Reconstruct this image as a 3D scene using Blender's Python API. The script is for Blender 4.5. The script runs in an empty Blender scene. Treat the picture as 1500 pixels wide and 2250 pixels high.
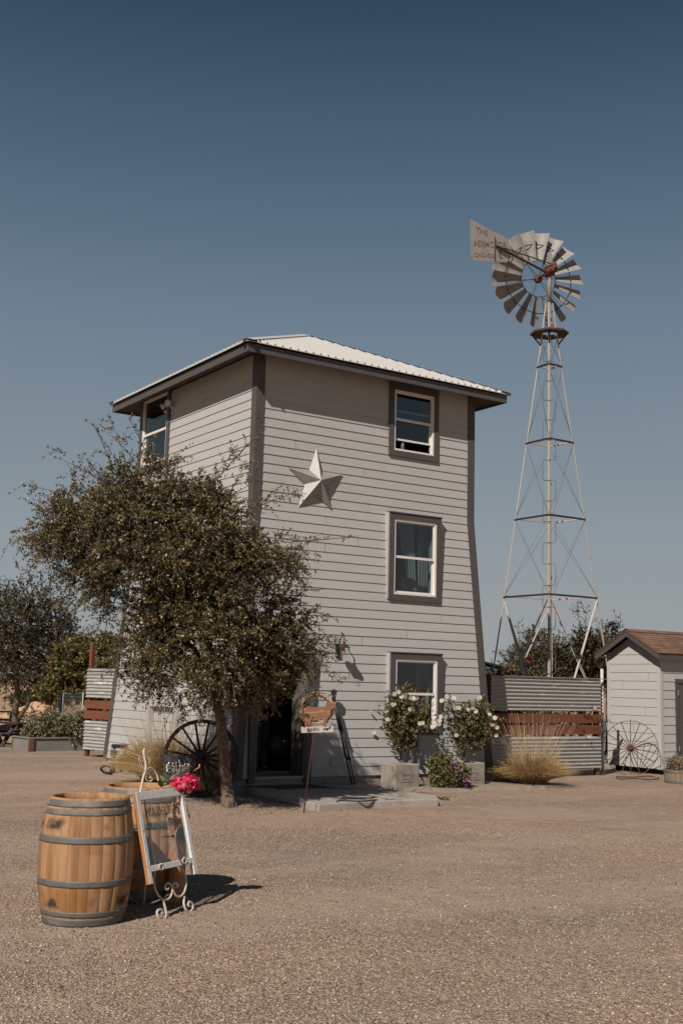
import bpy, math, random
import numpy as np
from mathutils import Vector, Matrix, Euler, noise
R = math.radians
rnd = random.Random(7)
sc = bpy.context.scene
col = sc.collection

# ---------------------------------------------------------------- camera
H = 1.74
FPX, YAW, PITCH, ROLL = 2548.8, 0.9846, 0.1480, -0.0241
_F = Vector((math.cos(YAW)*math.cos(PITCH), math.sin(YAW)*math.cos(PITCH), math.sin(PITCH)))
_r = Vector((math.sin(YAW), -math.cos(YAW), 0)); _d = _F.cross(_r)
RT = _r*math.cos(ROLL) + _d*math.sin(ROLL)
DN = -_r*math.sin(ROLL) + _d*math.cos(ROLL)
CAM = Vector((0, 0, H))
cd = bpy.data.cameras.new('camera'); cam = bpy.data.objects.new('camera', cd); col.objects.link(cam)
cd.sensor_fit = 'HORIZONTAL'; cd.sensor_width = 36; cd.lens = FPX/1500*36
cd.clip_start = 0.1; cd.clip_end = 6000
m = Matrix((RT, -DN, -_F)).transposed().to_4x4(); m.translation = CAM
cam.matrix_world = m
sc.camera = cam
# surveyed directions: a pixel of the 1500x2250 photograph to a point in the yard
def ray(x, y): return RT*((x-750)/FPX) + DN*((y-1125)/FPX) + _F
def onz(x, y, z=0.0): v = ray(x, y); return CAM + v*((z-H)/v.z)
def onY(x, y, Y): v = ray(x, y); return CAM + v*(Y/v.y)
def onX(x, y, X): v = ray(x, y); return CAM + v*(X/v.x)
def atd(x, y, d): return CAM + ray(x, y)*d

# ---------------------------------------------------------------- light
SUN_AZ, SUN_EL = R(31), R(41)         # direction the light travels to, height of the sun
sd = Vector((math.cos(SUN_AZ)*math.cos(SUN_EL), math.sin(SUN_AZ)*math.cos(SUN_EL), -math.sin(SUN_EL)))
sl = bpy.data.lights.new('sun', 'SUN'); sl.energy = 5.0; sl.angle = R(0.55); sl.color = (1.0, 0.93, 0.86)
so = bpy.data.objects.new('sun', sl); col.objects.link(so); so.location = (-20, -15, 25)
so.rotation_euler = sd.to_track_quat('-Z', 'Y').to_euler()
w = bpy.data.worlds.new('World'); sc.world = w; w.use_nodes = True
nt = w.node_tree; nt.nodes.clear()
sky = nt.nodes.new('ShaderNodeTexSky'); sky.sky_type = 'NISHITA'; sky.sun_disc = False
sky.sun_elevation = SUN_EL
s2 = -sd
sky.sun_rotation = math.atan2(s2.x, s2.y)
sky.altitude = 0; sky.air_density = 1.0; sky.dust_density = 1.2; sky.ozone_density = 2.2
BGS = 0.06
wtc = nt.nodes.new('ShaderNodeTexCoord'); wsp = nt.nodes.new('ShaderNodeSeparateXYZ'); wr = nt.nodes.new('ShaderNodeValToRGB')
nt.links.new(wtc.outputs['Generated'], wsp.inputs[0]); nt.links.new(wsp.outputs[2], wr.inputs[0])
we = wr.color_ramp.elements
SKYC = [(0.0, (0.335, 0.345, 0.345)), (0.075, (0.305, 0.335, 0.35)), (0.17, (0.235, 0.285, 0.325)), (0.30, (0.155, 0.213, 0.278)),
        (0.413, (0.080, 0.132, 0.196)), (0.53, (0.031, 0.062, 0.107)), (0.75, (0.020, 0.042, 0.078)), (1.0, (0.014, 0.030, 0.060))]
while len(we) < len(SKYC): we.new(0.5)
for i_, (p_, c_) in enumerate(SKYC): we[i_].position = p_; we[i_].color = (*c_, 1)
wv = nt.nodes.new('ShaderNodeVectorMath'); wv.operation = 'SCALE'; wv.inputs['Scale'].default_value = 0.95/BGS
nt.links.new(wr.outputs[0], wv.inputs[0])
hs = nt.nodes.new('ShaderNodeHueSaturation'); hs.inputs['Saturation'].default_value = 0.7; hs.inputs['Value'].default_value = 0.5
nt.links.new(sky.outputs[0], hs.inputs['Color'])
wm = nt.nodes.new('ShaderNodeMix'); wm.data_type = 'RGBA'; wm.inputs[0].default_value = 0.92
nt.links.new(hs.outputs[0], wm.inputs[6]); nt.links.new(wv.outputs[0], wm.inputs[7])
bg = nt.nodes.new('ShaderNodeBackground'); bg.inputs[1].default_value = BGS
ow = nt.nodes.new('ShaderNodeOutputWorld')
nt.links.new(wm.outputs[2], bg.inputs[0]); nt.links.new(bg.outputs[0], ow.inputs[0])
sc.view_settings.view_transform = 'Standard'; sc.view_settings.look = 'None'
sc.view_settings.exposure = 0.13; sc.view_settings.gamma = 1.0
sc.render.film_transparent = False
sc.cycles.max_bounces = 8; sc.cycles.diffuse_bounces = 2; sc.cycles.transparent_max_bounces = 12

# ---------------------------------------------------------------- materials
MATS = {}
def mat(name, c, rough=0.8, metal=0.0, c2=None, ns=6.0, amt=0.5, bump=0.0, bs=40.0, rnd_isl=0.0,
        c3=None, c3s=2.0, c3t=(0.55, 0.65), stretch=(1, 1, 1), spec=0.35, transl=0.0, detail=5, coat=0):
    """procedural surface: base colour broken up by noise, an optional third stain colour, bump, per-piece variation"""
    if name in MATS: return MATS[name]
    M = bpy.data.materials.new(name); M.use_nodes = True; t = M.node_tree; N = t.nodes; L = t.links
    b = N['Principled BSDF']; b.inputs['Roughness'].default_value = rough; b.inputs['Metallic'].default_value = metal
    b.inputs['Specular IOR Level'].default_value = spec
    tc = N.new('ShaderNodeTexCoord'); mp = N.new('ShaderNodeMapping'); mp.inputs['Scale'].default_value = stretch
    L.new(tc.outputs['Object'], mp.inputs[0])
    out = None
    if c2 is not None:
        n = N.new('ShaderNodeTexNoise'); n.inputs['Scale'].default_value = ns; n.inputs['Detail'].default_value = detail
        n.inputs['Roughness'].default_value = 0.65
        L.new(mp.outputs[0], n.inputs['Vector'])
        r = N.new('ShaderNodeMapRange'); r.inputs[1].default_value = 0.5-amt/2; r.inputs[2].default_value = 0.5+amt/2
        L.new(n.outputs['Fac'], r.inputs[0])
        mx = N.new('ShaderNodeMix'); mx.data_type = 'RGBA'
        mx.inputs[6].default_value = (*c, 1); mx.inputs[7].default_value = (*c2, 1); L.new(r.outputs[0], mx.inputs[0])
        out = mx.outputs[2]
    if c3 is not None:
        n = N.new('ShaderNodeTexNoise'); n.inputs['Scale'].default_value = c3s; n.inputs['Detail'].default_value = 6
        L.new(mp.outputs[0], n.inputs['Vector'])
        r = N.new('ShaderNodeMapRange'); r.inputs[1].default_value = c3t[0]; r.inputs[2].default_value = c3t[1]
        L.new(n.outputs['Fac'], r.inputs[0])
        mx = N.new('ShaderNodeMix'); mx.data_type = 'RGBA'; mx.inputs[7].default_value = (*c3, 1)
        if out: L.new(out, mx.inputs[6])
        else: mx.inputs[6].default_value = (*c, 1)
        L.new(r.outputs[0], mx.inputs[0]); out = mx.outputs[2]
    if rnd_isl:
        g = N.new('ShaderNodeNewGeometry'); r = N.new('ShaderNodeMapRange')
        r.inputs[3].default_value = 1-rnd_isl; r.inputs[4].default_value = 1+rnd_isl
        L.new(g.outputs['Random Per Island'], r.inputs[0])
        v = N.new('ShaderNodeHueSaturation')
        if out: L.new(out, v.inputs['Color'])
        else: v.inputs['Color'].default_value = (*c, 1)
        L.new(r.outputs[0], v.inputs['Value'])
        out = v.outputs[0]
    if out: L.new(out, b.inputs['Base Color'])
    else: b.inputs['Base Color'].default_value = (*c, 1)
    if bump:
        n = N.new('ShaderNodeTexNoise'); n.inputs['Scale'].default_value = bs; n.inputs['Detail'].default_value = 4
        L.new(mp.outputs[0], n.inputs['Vector'])
        bp = N.new('ShaderNodeBump'); bp.inputs['Strength'].default_value = bump; bp.inputs['Distance'].default_value = 0.01
        L.new(n.outputs['Fac'], bp.inputs['Height']); L.new(bp.outputs[0], b.inputs['Normal'])
    if transl:
        tr = N.new('ShaderNodeBsdfTranslucent')
        if out: L.new(out, tr.inputs[0])
        else: tr.inputs[0].default_value = (*c, 1)
        ms = N.new('ShaderNodeMixShader'); ms.inputs[0].default_value = transl
        o = N['Material Output']; L.new(b.outputs[0], ms.inputs[1]); L.new(tr.outputs[0], ms.inputs[2]); L.new(ms.outputs[0], o.inputs[0])
    MATS[name] = M
    return M
def leafmat(name, cols, transl=0.2, rough=0.5, hue=0.0):
    """leaves: colour picked per leaf"""
    M = bpy.data.materials.new(name); M.use_nodes = True; t = M.node_tree; N = t.nodes; L = t.links
    b = N['Principled BSDF']; b.inputs['Roughness'].default_value = rough; b.inputs['Specular IOR Level'].default_value = 0.35
    g = N.new('ShaderNodeNewGeometry'); cr = N.new('ShaderNodeValToRGB'); cr.color_ramp.interpolation = 'LINEAR'
    e = cr.color_ramp.elements
    while len(e) < len(cols): e.new(0.5)
    for i, (p, c) in enumerate(cols): e[i].position = p; e[i].color = (*c, 1)
    L.new(g.outputs['Random Per Island'], cr.inputs[0]); L.new(cr.outputs[0], b.inputs['Base Color'])
    tr = N.new('ShaderNodeBsdfTranslucent'); L.new(cr.outputs[0], tr.inputs[0])
    ms = N.new('ShaderNodeMixShader'); ms.inputs[0].default_value = transl
    L.new(b.outputs[0], ms.inputs[1]); L.new(tr.outputs[0], ms.inputs[2]); L.new(ms.outputs[0], N['Material Output'].inputs[0])
    return M
def glassmat(name, tint=(0.9, 0.95, 0.95), refl=0.25, dirt=0.0):
    M = bpy.data.materials.new(name); M.use_nodes = True; t = M.node_tree; N = t.nodes; L = t.links
    N.remove(N['Principled BSDF'])
    gl = N.new('ShaderNodeBsdfGlossy'); gl.inputs['Roughness'].default_value = 0.02; gl.inputs[0].default_value = (1, 1, 1, 1)
    tr = N.new('ShaderNodeBsdfTransparent'); tr.inputs[0].default_value = (*tint, 1)
    fr = N.new('ShaderNodeFresnel'); fr.inputs[0].default_value = 1.5
    ge = N.new('ShaderNodeNewGeometry'); inv = N.new('ShaderNodeMath'); inv.operation = 'SUBTRACT'; inv.inputs[0].default_value = 1.0
    L.new(ge.outputs['Backfacing'], inv.inputs[1])
    ma = N.new('ShaderNodeMath'); ma.operation = 'MULTIPLY_ADD'; ma.inputs[2].default_value = refl
    L.new(fr.outputs[0], ma.inputs[0]); L.new(inv.outputs[0], ma.inputs[1])
    ms = N.new('ShaderNodeMixShader'); L.new(ma.outputs[0], ms.inputs[0]); L.new(tr.outputs[0], ms.inputs[1]); L.new(gl.outputs[0], ms.inputs[2])
    last = ms.outputs[0]
    if dirt:
        df = N.new('ShaderNodeBsdfDiffuse'); df.inputs[0].default_value = (0.6, 0.58, 0.55, 1)
        m2 = N.new('ShaderNodeMixShader'); m2.inputs[0].default_value = dirt
        L.new(last, m2.inputs[1]); L.new(df.outputs[0], m2.inputs[2]); last = m2.outputs[0]
    L.new(last, N['Material Output'].inputs[0])
    return M

SIDING = mat('painted_siding', (0.384, 0.371, 0.352), 0.75, c2=(0.352, 0.340, 0.322), ns=1.3, amt=.6, bump=0.25, bs=90, rnd_isl=0.025, stretch=(1, 1, 3))
TRIM = mat('brown_grey_trim', (0.076, 0.068, 0.063), 0.6, c2=(0.066, 0.058, 0.054), ns=5, bump=0.15, bs=60)
WHITE = mat('white_vinyl', (0.66, 0.62, 0.58), 0.45, c2=(0.60, 0.56, 0.52), ns=8)
CONC = mat('old_concrete', (0.30, 0.255, 0.215), 0.9, c2=(0.23, 0.19, 0.16), ns=7, amt=0.6, bump=0.6, bs=45, c3=(0.16, 0.13, 0.11), c3s=3, c3t=(0.58, 0.75))
SLABM = mat('slab_concrete', (0.34, 0.30, 0.26), 0.9, c2=(0.27, 0.235, 0.20), ns=4, amt=0.6, bump=0.4, bs=60)
ROOFM = mat('pale_roof_metal', (0.47, 0.45, 0.425), 0.5, 0.0, c2=(0.41, 0.395, 0.37), ns=4, bump=0.1, bs=20)
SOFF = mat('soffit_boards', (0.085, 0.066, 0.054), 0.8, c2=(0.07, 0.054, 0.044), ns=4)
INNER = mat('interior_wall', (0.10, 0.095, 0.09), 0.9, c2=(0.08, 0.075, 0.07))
GLASS = glassmat('window_glass', (0.62, 0.68, 0.68), 0.03)
CLEAR = glassmat('clear_glass', (0.95, 0.96, 0.95), 0.0, 0.05)
BLACK = mat('black_metal', (0.012, 0.012, 0.013), 0.5, 0.3, c2=(0.02, 0.02, 0.02), ns=10)
BLACKP = mat('black_plastic', (0.010, 0.010, 0.011), 0.55)
GALV = mat('galvanised_steel', (0.31, 0.29, 0.268), 0.65, 0.15, c2=(0.19, 0.178, 0.162), ns=9, amt=0.7, bump=0.1, bs=40, c3=(0.20, 0.13, 0.09), c3s=5, c3t=(0.64, 0.76))
CORR = mat('corrugated_steel', (0.42, 0.40, 0.375), 0.5, 0.3, c2=(0.30, 0.285, 0.262), ns=2.2, amt=0.5, stretch=(1, 1, 5), c3=(0.62, 0.60, 0.57), c3s=2.2, c3t=(0.60, 0.68), bump=0.08, bs=30)
RUSTW = mat('red_stained_wood', (0.175, 0.062, 0.030), 0.6, c2=(0.115, 0.038, 0.020), ns=5, amt=0.6, stretch=(1, 1, 9), bump=0.2, bs=20)
RUST = mat('rust_iron', (0.13, 0.058, 0.034), 0.85, 0.2, c2=(0.07, 0.035, 0.024), ns=30, amt=0.6, bump=0.5, bs=120)
REDP = mat('faded_red_paint', (0.14, 0.038, 0.028), 0.8, 0.0, c2=(0.07, 0.035, 0.028), ns=12, amt=0.5, bump=0.3, bs=60)
CREAM = mat('cream_wrought_iron', (0.50, 0.43, 0.36), 0.55, c2=(0.40, 0.33, 0.26), ns=25, amt=0.6, c3=(0.22, 0.11, 0.06), c3s=20, c3t=(0.64, 0.72))
BARK = mat('bark', (0.16, 0.115, 0.085), 0.95, c2=(0.07, 0.048, 0.036), ns=16, amt=0.5, bump=1.0, bs=55, stretch=(1, 1, 0.45))
TWIG = mat('twig_bark', (0.115, 0.075, 0.048), 0.9, c2=(0.07, 0.045, 0.03), ns=20)
OAK = mat('barrel_oak', (0.390, 0.222, 0.115), 0.85, c2=(0.28, 0.148, 0.068), ns=5, amt=0.5, stretch=(11, 11, 0.7), bump=0.2, bs=14, rnd_isl=0.03, c3=(0.20, 0.095, 0.038), c3s=0.7, c3t=(0.50, 0.70))
def _mould(M):
    t = M.node_tree; N = t.nodes; L = t.links; b = N['Principled BSDF']; src = b.inputs['Base Color'].links[0].from_socket
    tc = N.new('ShaderNodeTexCoord'); sp = N.new('ShaderNodeSeparateXYZ'); L.new(tc.outputs['Object'], sp.inputs[0])
    cur = src
    for (zc, zw, sc_, th, colr, st) in ((0.705, .055, 4.2, .53, (.018, .014, .011, 1), .9), (0.165, .050, 4.6, .53, (.02, .014, .010, 1), .9), (0.17, .16, 3.5, .48, (.24, .105, .03, 1), .75), (0.54, .06, 5.0, .5, (.22, .10, .035, 1), .55)):
        n = N.new('ShaderNodeTexNoise'); n.inputs['Scale'].default_value = sc_; n.inputs['Detail'].default_value = 5
        mp = N.new('ShaderNodeMapping'); mp.inputs['Location'].default_value = (zc*7, 1, 3); L.new(tc.outputs['Object'], mp.inputs[0]); L.new(mp.outputs[0], n.inputs['Vector'])
        r = N.new('ShaderNodeMapRange'); r.inputs[1].default_value = th; r.inputs[2].default_value = th+.09; L.new(n.outputs['Fac'], r.inputs[0])
        d = N.new('ShaderNodeMath'); d.operation = 'SUBTRACT'; d.inputs[1].default_value = zc; L.new(sp.outputs[2], d.inputs[0])
        a = N.new('ShaderNodeMath'); a.operation = 'ABSOLUTE'; L.new(d.outputs[0], a.inputs[0])
        q = N.new('ShaderNodeMapRange'); q.inputs[1].default_value = zw*.4; q.inputs[2].default_value = zw; q.inputs[3].default_value = st; q.inputs[4].default_value = 0; L.new(a.outputs[0], q.inputs[0])
        m_ = N.new('ShaderNodeMath'); m_.operation = 'MULTIPLY'; L.new(r.outputs[0], m_.inputs[0]); L.new(q.outputs[0], m_.inputs[1])
        x = N.new('ShaderNodeMix'); x.data_type = 'RGBA'; x.inputs[7].default_value = colr; L.new(m_.outputs[0], x.inputs[0]); L.new(cur, x.inputs[6]); cur = x.outputs[2]
    L.new(cur, b.inputs['Base Color'])
_mould(OAK)
HOOP = mat('barrel_hoop', (0.155, 0.143, 0.130), 0.6, 0.15, c2=(0.095, 0.084, 0.074), ns=14, amt=0.7, c3=(0.25, 0.235, 0.215), c3s=4, c3t=(0.55, 0.75), bump=0.15, bs=50)
DARKW = mat('dark_wood', (0.022, 0.018, 0.016), 0.85, c2=(0.045, 0.037, 0.033), ns=8, amt=0.5, bump=0.5, bs=30)
WHEELW = mat('weathered_wheel_wood', (0.060, 0.038, 0.027), 0.85, c2=(0.030, 0.020, 0.015), ns=12, amt=0.5, bump=0.4, bs=40)
PAINTW = mat('chipped_white_paint', (0.66, 0.64, 0.62), 0.7, c2=(0.55, 0.53, 0.51), ns=14, amt=0.6, c3=(0.14, 0.11, 0.09), c3s=9, c3t=(0.63, 0.68), bump=0.3, bs=40)
RAWW = mat('raw_orange_wood', (0.40, 0.19, 0.075), 0.7, c2=(0.28, 0.12, 0.045), ns=8, amt=0.6, stretch=(1, 1, 0.3), bump=0.2, bs=30)

# ---------------------------------------------------------------- mesh helpers
class MB:
    def __init__(s): s.v = []; s.f = []; s.smooth = []
    def add(s, vs, fs, sm=False):
        o = len(s.v); s.v += [Vector(p) for p in vs]; s.f += [tuple(o+i for i in f) for f in fs]; s.smooth += [sm]*len(fs)
    def box(s, a, b, bev=0.0):
        x0, y0, z0 = a; x1, y1, z1 = b
        s.add([(x0,y0,z0),(x1,y0,z0),(x1,y1,z0),(x0,y1,z0),(x0,y0,z1),(x1,y0,z1),(x1,y1,z1),(x0,y1,z1)],
              [(0,3,2,1),(4,5,6,7),(0,1,5,4),(1,2,6,5),(2,3,7,6),(3,0,4,7)])
    def obox(s, c, u, v, n, hu, hv, hn):
        """box centred c with half sizes along unit axes u, v, n"""
        c = Vector(c); P = []
        for k in (-1, 1):
            for (i, j) in ((-1,-1),(1,-1),(1,1),(-1,1)): P.append(c + u*hu*i + v*hv*j + n*hn*k)
        s.add(P, [(0,3,2,1),(4,5,6,7),(0,1,5,4),(1,2,6,5),(2,3,7,6),(3,0,4,7)])
    def hexa(s, P): s.add(P, [(0,3,2,1),(4,5,6,7),(0,1,5,4),(1,2,6,5),(2,3,7,6),(3,0,4,7)])
    def quad(s, a, b, c, d): s.add([a, b, c, d], [(0,1,2,3)])
    def bar(s, a, b, w, h=None, up=(0,0,1)):
        a = Vector(a); b = Vector(b); h = h or w; d = (b-a); L = d.length; d.normalize(); up = Vector(up)
        if abs(d.dot(up)) > 0.98: up = Vector((1, 0, 0)) if abs(d.x) < 0.9 else Vector((0, 1, 0))
        x = d.cross(up).normalized(); y = x.cross(d).normalized()
        s.obox((a+b)/2, x, y, d, w/2, h/2, L/2)
    def tube(s, pts, r, n=6, cap=True, sm=True, closed=False):
        pts = [Vector(p) for p in pts]; m_ = len(pts)
        rr = r if hasattr(r, '__len__') else [r]*m_
        ref = Vector((0, 0, 1)); base = len(s.v); px = None
        for i, p in enumerate(pts):
            if closed: d = pts[(i+1) % m_]-pts[i-1]
            else: d = pts[min(i+1, m_-1)]-pts[max(i-1, 0)]
            if d.length < 1e-9: d = Vector((0, 0, 1))
            d.normalize()
            if px is None:
                a = ref if abs(d.dot(ref)) < 0.95 else Vector((1, 0, 0)); x = d.cross(a).normalized()
            else:
                x = px - d*px.dot(d)
                x = x.normalized() if x.length > 1e-6 else d.orthogonal().normalized()
            px = x; y = d.cross(x)
            for k in range(n):
                t = 2*math.pi*k/n; s.v.append(p + (x*math.cos(t)+y*math.sin(t))*rr[i])
        seg = m_ if closed else m_-1
        for i in range(seg):
            j = (i+1) % m_
            for k in range(n):
                k2 = (k+1) % n
                s.f.append((base+i*n+k, base+i*n+k2, base+j*n+k2, base+j*n+k)); s.smooth.append(sm)
        if cap and not closed:
            s.f.append(tuple(base+k for k in range(n))[::-1]); s.smooth.append(False)
            s.f.append(tuple(base+(m_-1)*n+k for k in range(n))); s.smooth.append(False)
    def lathe(s, prof, n=32, c=(0,0,0), axis=None, sm=True, capb=False, capt=False):
        c = Vector(c); base = len(s.v)
        if axis is None: ax, ay, az = Vector((1,0,0)), Vector((0,1,0)), Vector((0,0,1))
        else:
            az = Vector(axis).normalized(); ax = az.orthogonal().normalized(); ay = az.cross(ax)
        for r, z in prof:
            for k in range(n):
                t = 2*math.pi*k/n; s.v.append(c + ax*(r*math.cos(t)) + ay*(r*math.sin(t)) + az*z)
        for i in range(len(prof)-1):
            for k in range(n):
                k2 = (k+1) % n
                s.f.append((base+i*n+k, base+i*n+k2, base+(i+1)*n+k2, base+(i+1)*n+k)); s.smooth.append(sm)
        if capb: s.f.append(tuple(base+k for k in range(n))[::-1]); s.smooth.append(False)
        if capt: s.f.append(tuple(base+(len(prof)-1)*n+k for k in range(n))); s.smooth.append(False)
    def prism(s, out, o, u, v, n, th):
        """outline [(a,b)] in plane o+u*a+v*b, thickness th along n"""
        o = Vector(o); base = len(s.v); k = len(out)
        P = [o+u*a+v*b for a, b in out]
        s.v += P + [p+n*th for p in P]
        s.f.append(tuple(base+i for i in range(k))[::-1]); s.f.append(tuple(base+k+i for i in range(k))); s.smooth += [False]*2
        for i in range(k):
            j = (i+1) % k; s.f.append((base+i, base+j, base+k+j, base+k+i)); s.smooth.append(False)
    def ball(s, c, r, n=10, m_=6, sc_=(1,1,1)):
        prof = [(max(1e-4, r*math.sin(math.pi*i/m_)), -r*math.cos(math.pi*i/m_)) for i in range(m_+1)]
        b = len(s.v); s.lathe(prof, n, (0,0,0))
        c = Vector(c)
        for i in range(b, len(s.v)): p = s.v[i]; s.v[i] = c+Vector((p.x*sc_[0], p.y*sc_[1], p.z*sc_[2]))
    def build(s, name, mt, parent=None, local=False, bevel=0.0):
        o = Vector((0, 0, 0))
        if parent is not None and not local:
            q = parent
            while q.parent: q = q.parent
            o = q.location
        me = bpy.data.meshes.new(name)
        me.from_pydata([tuple(p-o) for p in s.v], [], s.f)
        me.polygons.foreach_set('use_smooth', s.smooth); me.update()
        ob = bpy.data.objects.new(name, me); col.objects.link(ob)
        mts = mt if isinstance(mt, (list, tuple)) else [mt]
        for q in mts: me.materials.append(q)
        if parent is not None: ob.parent = parent
        if bevel:
            md = ob.modifiers.new('bevel', 'BEVEL'); md.width = bevel; md.segments = 1; md.limit_method = 'ANGLE'; md.angle_limit = R(40)
        return ob
def tag(o, label=None, cat=None, group=None, kind=None):
    if label: o['label'] = label
    if cat: o['category'] = cat
    if group: o['group'] = group
    if kind: o['kind'] = kind
    return o
def thing(name, label, cat, loc=(0,0,0), rz=0, group=None):
    o = bpy.data.objects.new(name, None); col.objects.link(o); o.location = loc; o.rotation_euler = (0, 0, rz); o.empty_display_size = 0.2
    return tag(o, label, cat, group)
def copy_tree(o, parent=None):
    c = o.copy(); col.objects.link(c); c.parent = parent
    for ch in list(o.children): copy_tree(ch, c)
    return c
def text_mesh(txt, size, thick=0.002, bold=0.0, xs=1.0, space=1.0):
    cu = bpy.data.curves.new('txt', 'FONT'); cu.body = txt; cu.size = size; cu.extrude = thick/2; cu.offset = bold; cu.align_x = 'CENTER'; cu.align_y = 'CENTER'
    cu.space_character = space; cu.resolution_u = 3
    ob = bpy.data.objects.new('txt', cu); col.objects.link(ob)
    dg = bpy.context.evaluated_depsgraph_get(); dg.update()
    me = bpy.data.meshes.new_from_object(ob.evaluated_get(dg))
    V = [v.co.copy() for v in me.vertices]; F = [tuple(p.vertices) for p in me.polygons]
    bpy.data.objects.remove(ob); bpy.data.curves.remove(cu); bpy.data.meshes.remove(me)
    return [Vector((v.x*xs, v.y, v.z)) for v in V], F
def put_text(mb, txt, size, o, u, v, n, **k):
    V, F = text_mesh(txt, size, **k); mb.add([Vector(o)+u*p.x+v*p.y+n*p.z for p in V], F)
def mesh_np(name, V, F, mt, parent=None, smooth=False, loc=None):
    """big meshes from numpy: V (n,3), F (m,k)"""
    me = bpy.data.meshes.new(name); n = len(V); mm, k = F.shape
    me.vertices.add(n); me.vertices.foreach_set('co', np.ascontiguousarray(V, dtype=np.float32).ravel())
    me.loops.add(mm*k); me.loops.foreach_set('vertex_index', np.ascontiguousarray(F, dtype=np.int32).ravel())
    me.polygons.add(mm); me.polygons.foreach_set('loop_start', np.arange(0, mm*k, k, dtype=np.int32))
    me.update(calc_edges=True)
    if smooth: me.polygons.foreach_set('use_smooth', np.ones(mm, dtype=bool))
    me.materials.append(mt); ob = bpy.data.objects.new(name, me); col.objects.link(ob)
    if parent is not None: ob.parent = parent
    return ob

# ---------------------------------------------------------------- the ground
def ground_mat():
    M = bpy.data.materials.new('gravel'); M.use_nodes = True; t = M.node_tree; N = t.nodes; L = t.links
    b = N['Principled BSDF']; b.inputs['Roughness'].default_value = 0.95; b.inputs['Specular IOR Level'].default_value = 0.15
    tc = N.new('ShaderNodeTexCoord')
    def noise_(s, d=5, r=0.6):
        n = N.new('ShaderNodeTexNoise'); n.inputs['Scale'].default_value = s; n.inputs['Detail'].default_value = d; n.inputs['Roughness'].default_value = r
        L.new(tc.outputs['Object'], n.inputs['Vector']); return n.outputs['Fac']
    def vor(s):
        n = N.new('ShaderNodeTexVoronoi'); n.inputs['Scale'].default_value = s; L.new(tc.outputs['Object'], n.inputs['Vector']); return n
    v1 = vor(62); v2 = vor(120)
    cr = N.new('ShaderNodeValToRGB'); e = cr.color_ramp.elements
    for i, (p, c) in enumerate([(0.0, (0.155, 0.116, 0.090)), (0.35, (0.252, 0.190, 0.146)), (0.7, (0.318, 0.241, 0.186)), (1.0, (0.44, 0.352, 0.283))]):
        if i > 1: e.new(p)
        e[i].position = p; e[i].color = (*c, 1)
    sp = N.new('ShaderNodeSeparateColor'); L.new(v1.outputs['Color'], sp.inputs[0]); L.new(sp.outputs[0], cr.inputs[0])
    big = noise_(0.35, 4)
    r = N.new('ShaderNodeMapRange'); r.inputs[1].default_value = 0.35; r.inputs[2].default_value = 0.65
    L.new(big, r.inputs[0])
    mx = N.new('ShaderNodeMix'); mx.data_type = 'RGBA'; mx.blend_type = 'MULTIPLY'
    mx.inputs[0].default_value = 1.0
    c2 = N.new('ShaderNodeMix'); c2.data_type = 'RGBA'; c2.inputs[6].default_value = (1.0, 0.99, 0.99, 1); c2.inputs[7].default_value = (1.32, 1.20, 1.06, 1)
    L.new(r.outputs[0], c2.inputs[0]); L.new(cr.outputs[0], mx.inputs[6]); L.new(c2.outputs[2], mx.inputs[7])
    # sandy wheel-worn patches
    mpg = N.new('ShaderNodeMapping'); mpg.inputs['Rotation'].default_value = (0, 0, R(-20)); mpg.inputs['Scale'].default_value = (.28, .75, 1); L.new(tc.outputs['Object'], mpg.inputs[0])
    pnn = N.new('ShaderNodeTexNoise'); pnn.inputs['Scale'].default_value = 0.9; pnn.inputs['Detail'].default_value = 7; pnn.inputs['Roughness'].default_value = .62; L.new(mpg.outputs[0], pnn.inputs['Vector']); pn = pnn.outputs['Fac']; r2 = N.new('ShaderNodeMapRange'); r2.inputs[1].default_value = 0.46; r2.inputs[2].default_value = 0.64; r2.inputs[4].default_value = 0.85
    L.new(pn, r2.inputs[0])
    m3 = N.new('ShaderNodeMix'); m3.data_type = 'RGBA'; m3.inputs[7].default_value = (0.275, 0.208, 0.155, 1)
    L.new(r2.outputs[0], m3.inputs[0]); L.new(mx.outputs[2], m3.inputs[6]); L.new(m3.outputs[2], b.inputs['Base Color'])
    ad = N.new('ShaderNodeMath'); ad.operation = 'ADD'; L.new(v1.outputs['Distance'], ad.inputs[0]); 
    mu = N.new('ShaderNodeMath'); mu.operation = 'MULTIPLY'; mu.inputs[1].default_value = 0.5; L.new(v2.outputs['Distance'], mu.inputs[0]); L.new(mu.outputs[0], ad.inputs[1])
    bp = N.new('ShaderNodeBump'); bp.invert = True; bp.inputs['Strength'].default_value = 0.95; bp.inputs['Distance'].default_value = 0.018
    L.new(ad.outputs[0], bp.inputs['Height'])
    bs2 = N.new('ShaderNodeMapRange'); bs2.inputs[1].default_value = 0.0; bs2.inputs[2].default_value = 0.85; bs2.inputs[3].default_value = 1.0; bs2.inputs[4].default_value = 0.3; L.new(r2.outputs[0], bs2.inputs[0]); L.new(bs2.outputs[0], bp.inputs['Strength'])
    bp2 = N.new('ShaderNodeBump'); bp2.inputs['Strength'].default_value = 0.5; bp2.inputs['Distance'].default_value = 0.12
    L.new(noise_(2.2, 4), bp2.inputs['Height']); L.new(bp.outputs[0], bp2.inputs['Normal']); L.new(bp2.outputs[0], b.inputs['Normal'])
    return M
GRAVEL = ground_mat()
FIELD = mat('dry_field', (0.40, 0.26, 0.155), 0.95, c2=(0.30, 0.185, 0.11), ns=0.12, amt=0.5, c3=(0.22, 0.15, 0.09), c3s=0.5, c3t=(0.5, 0.75), bump=0.6, bs=6)
HILLM = mat('far_hill', (0.17, 0.125, 0.10), 0.95, c2=(0.11, 0.09, 0.07), ns=0.03, amt=0.4)
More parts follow.
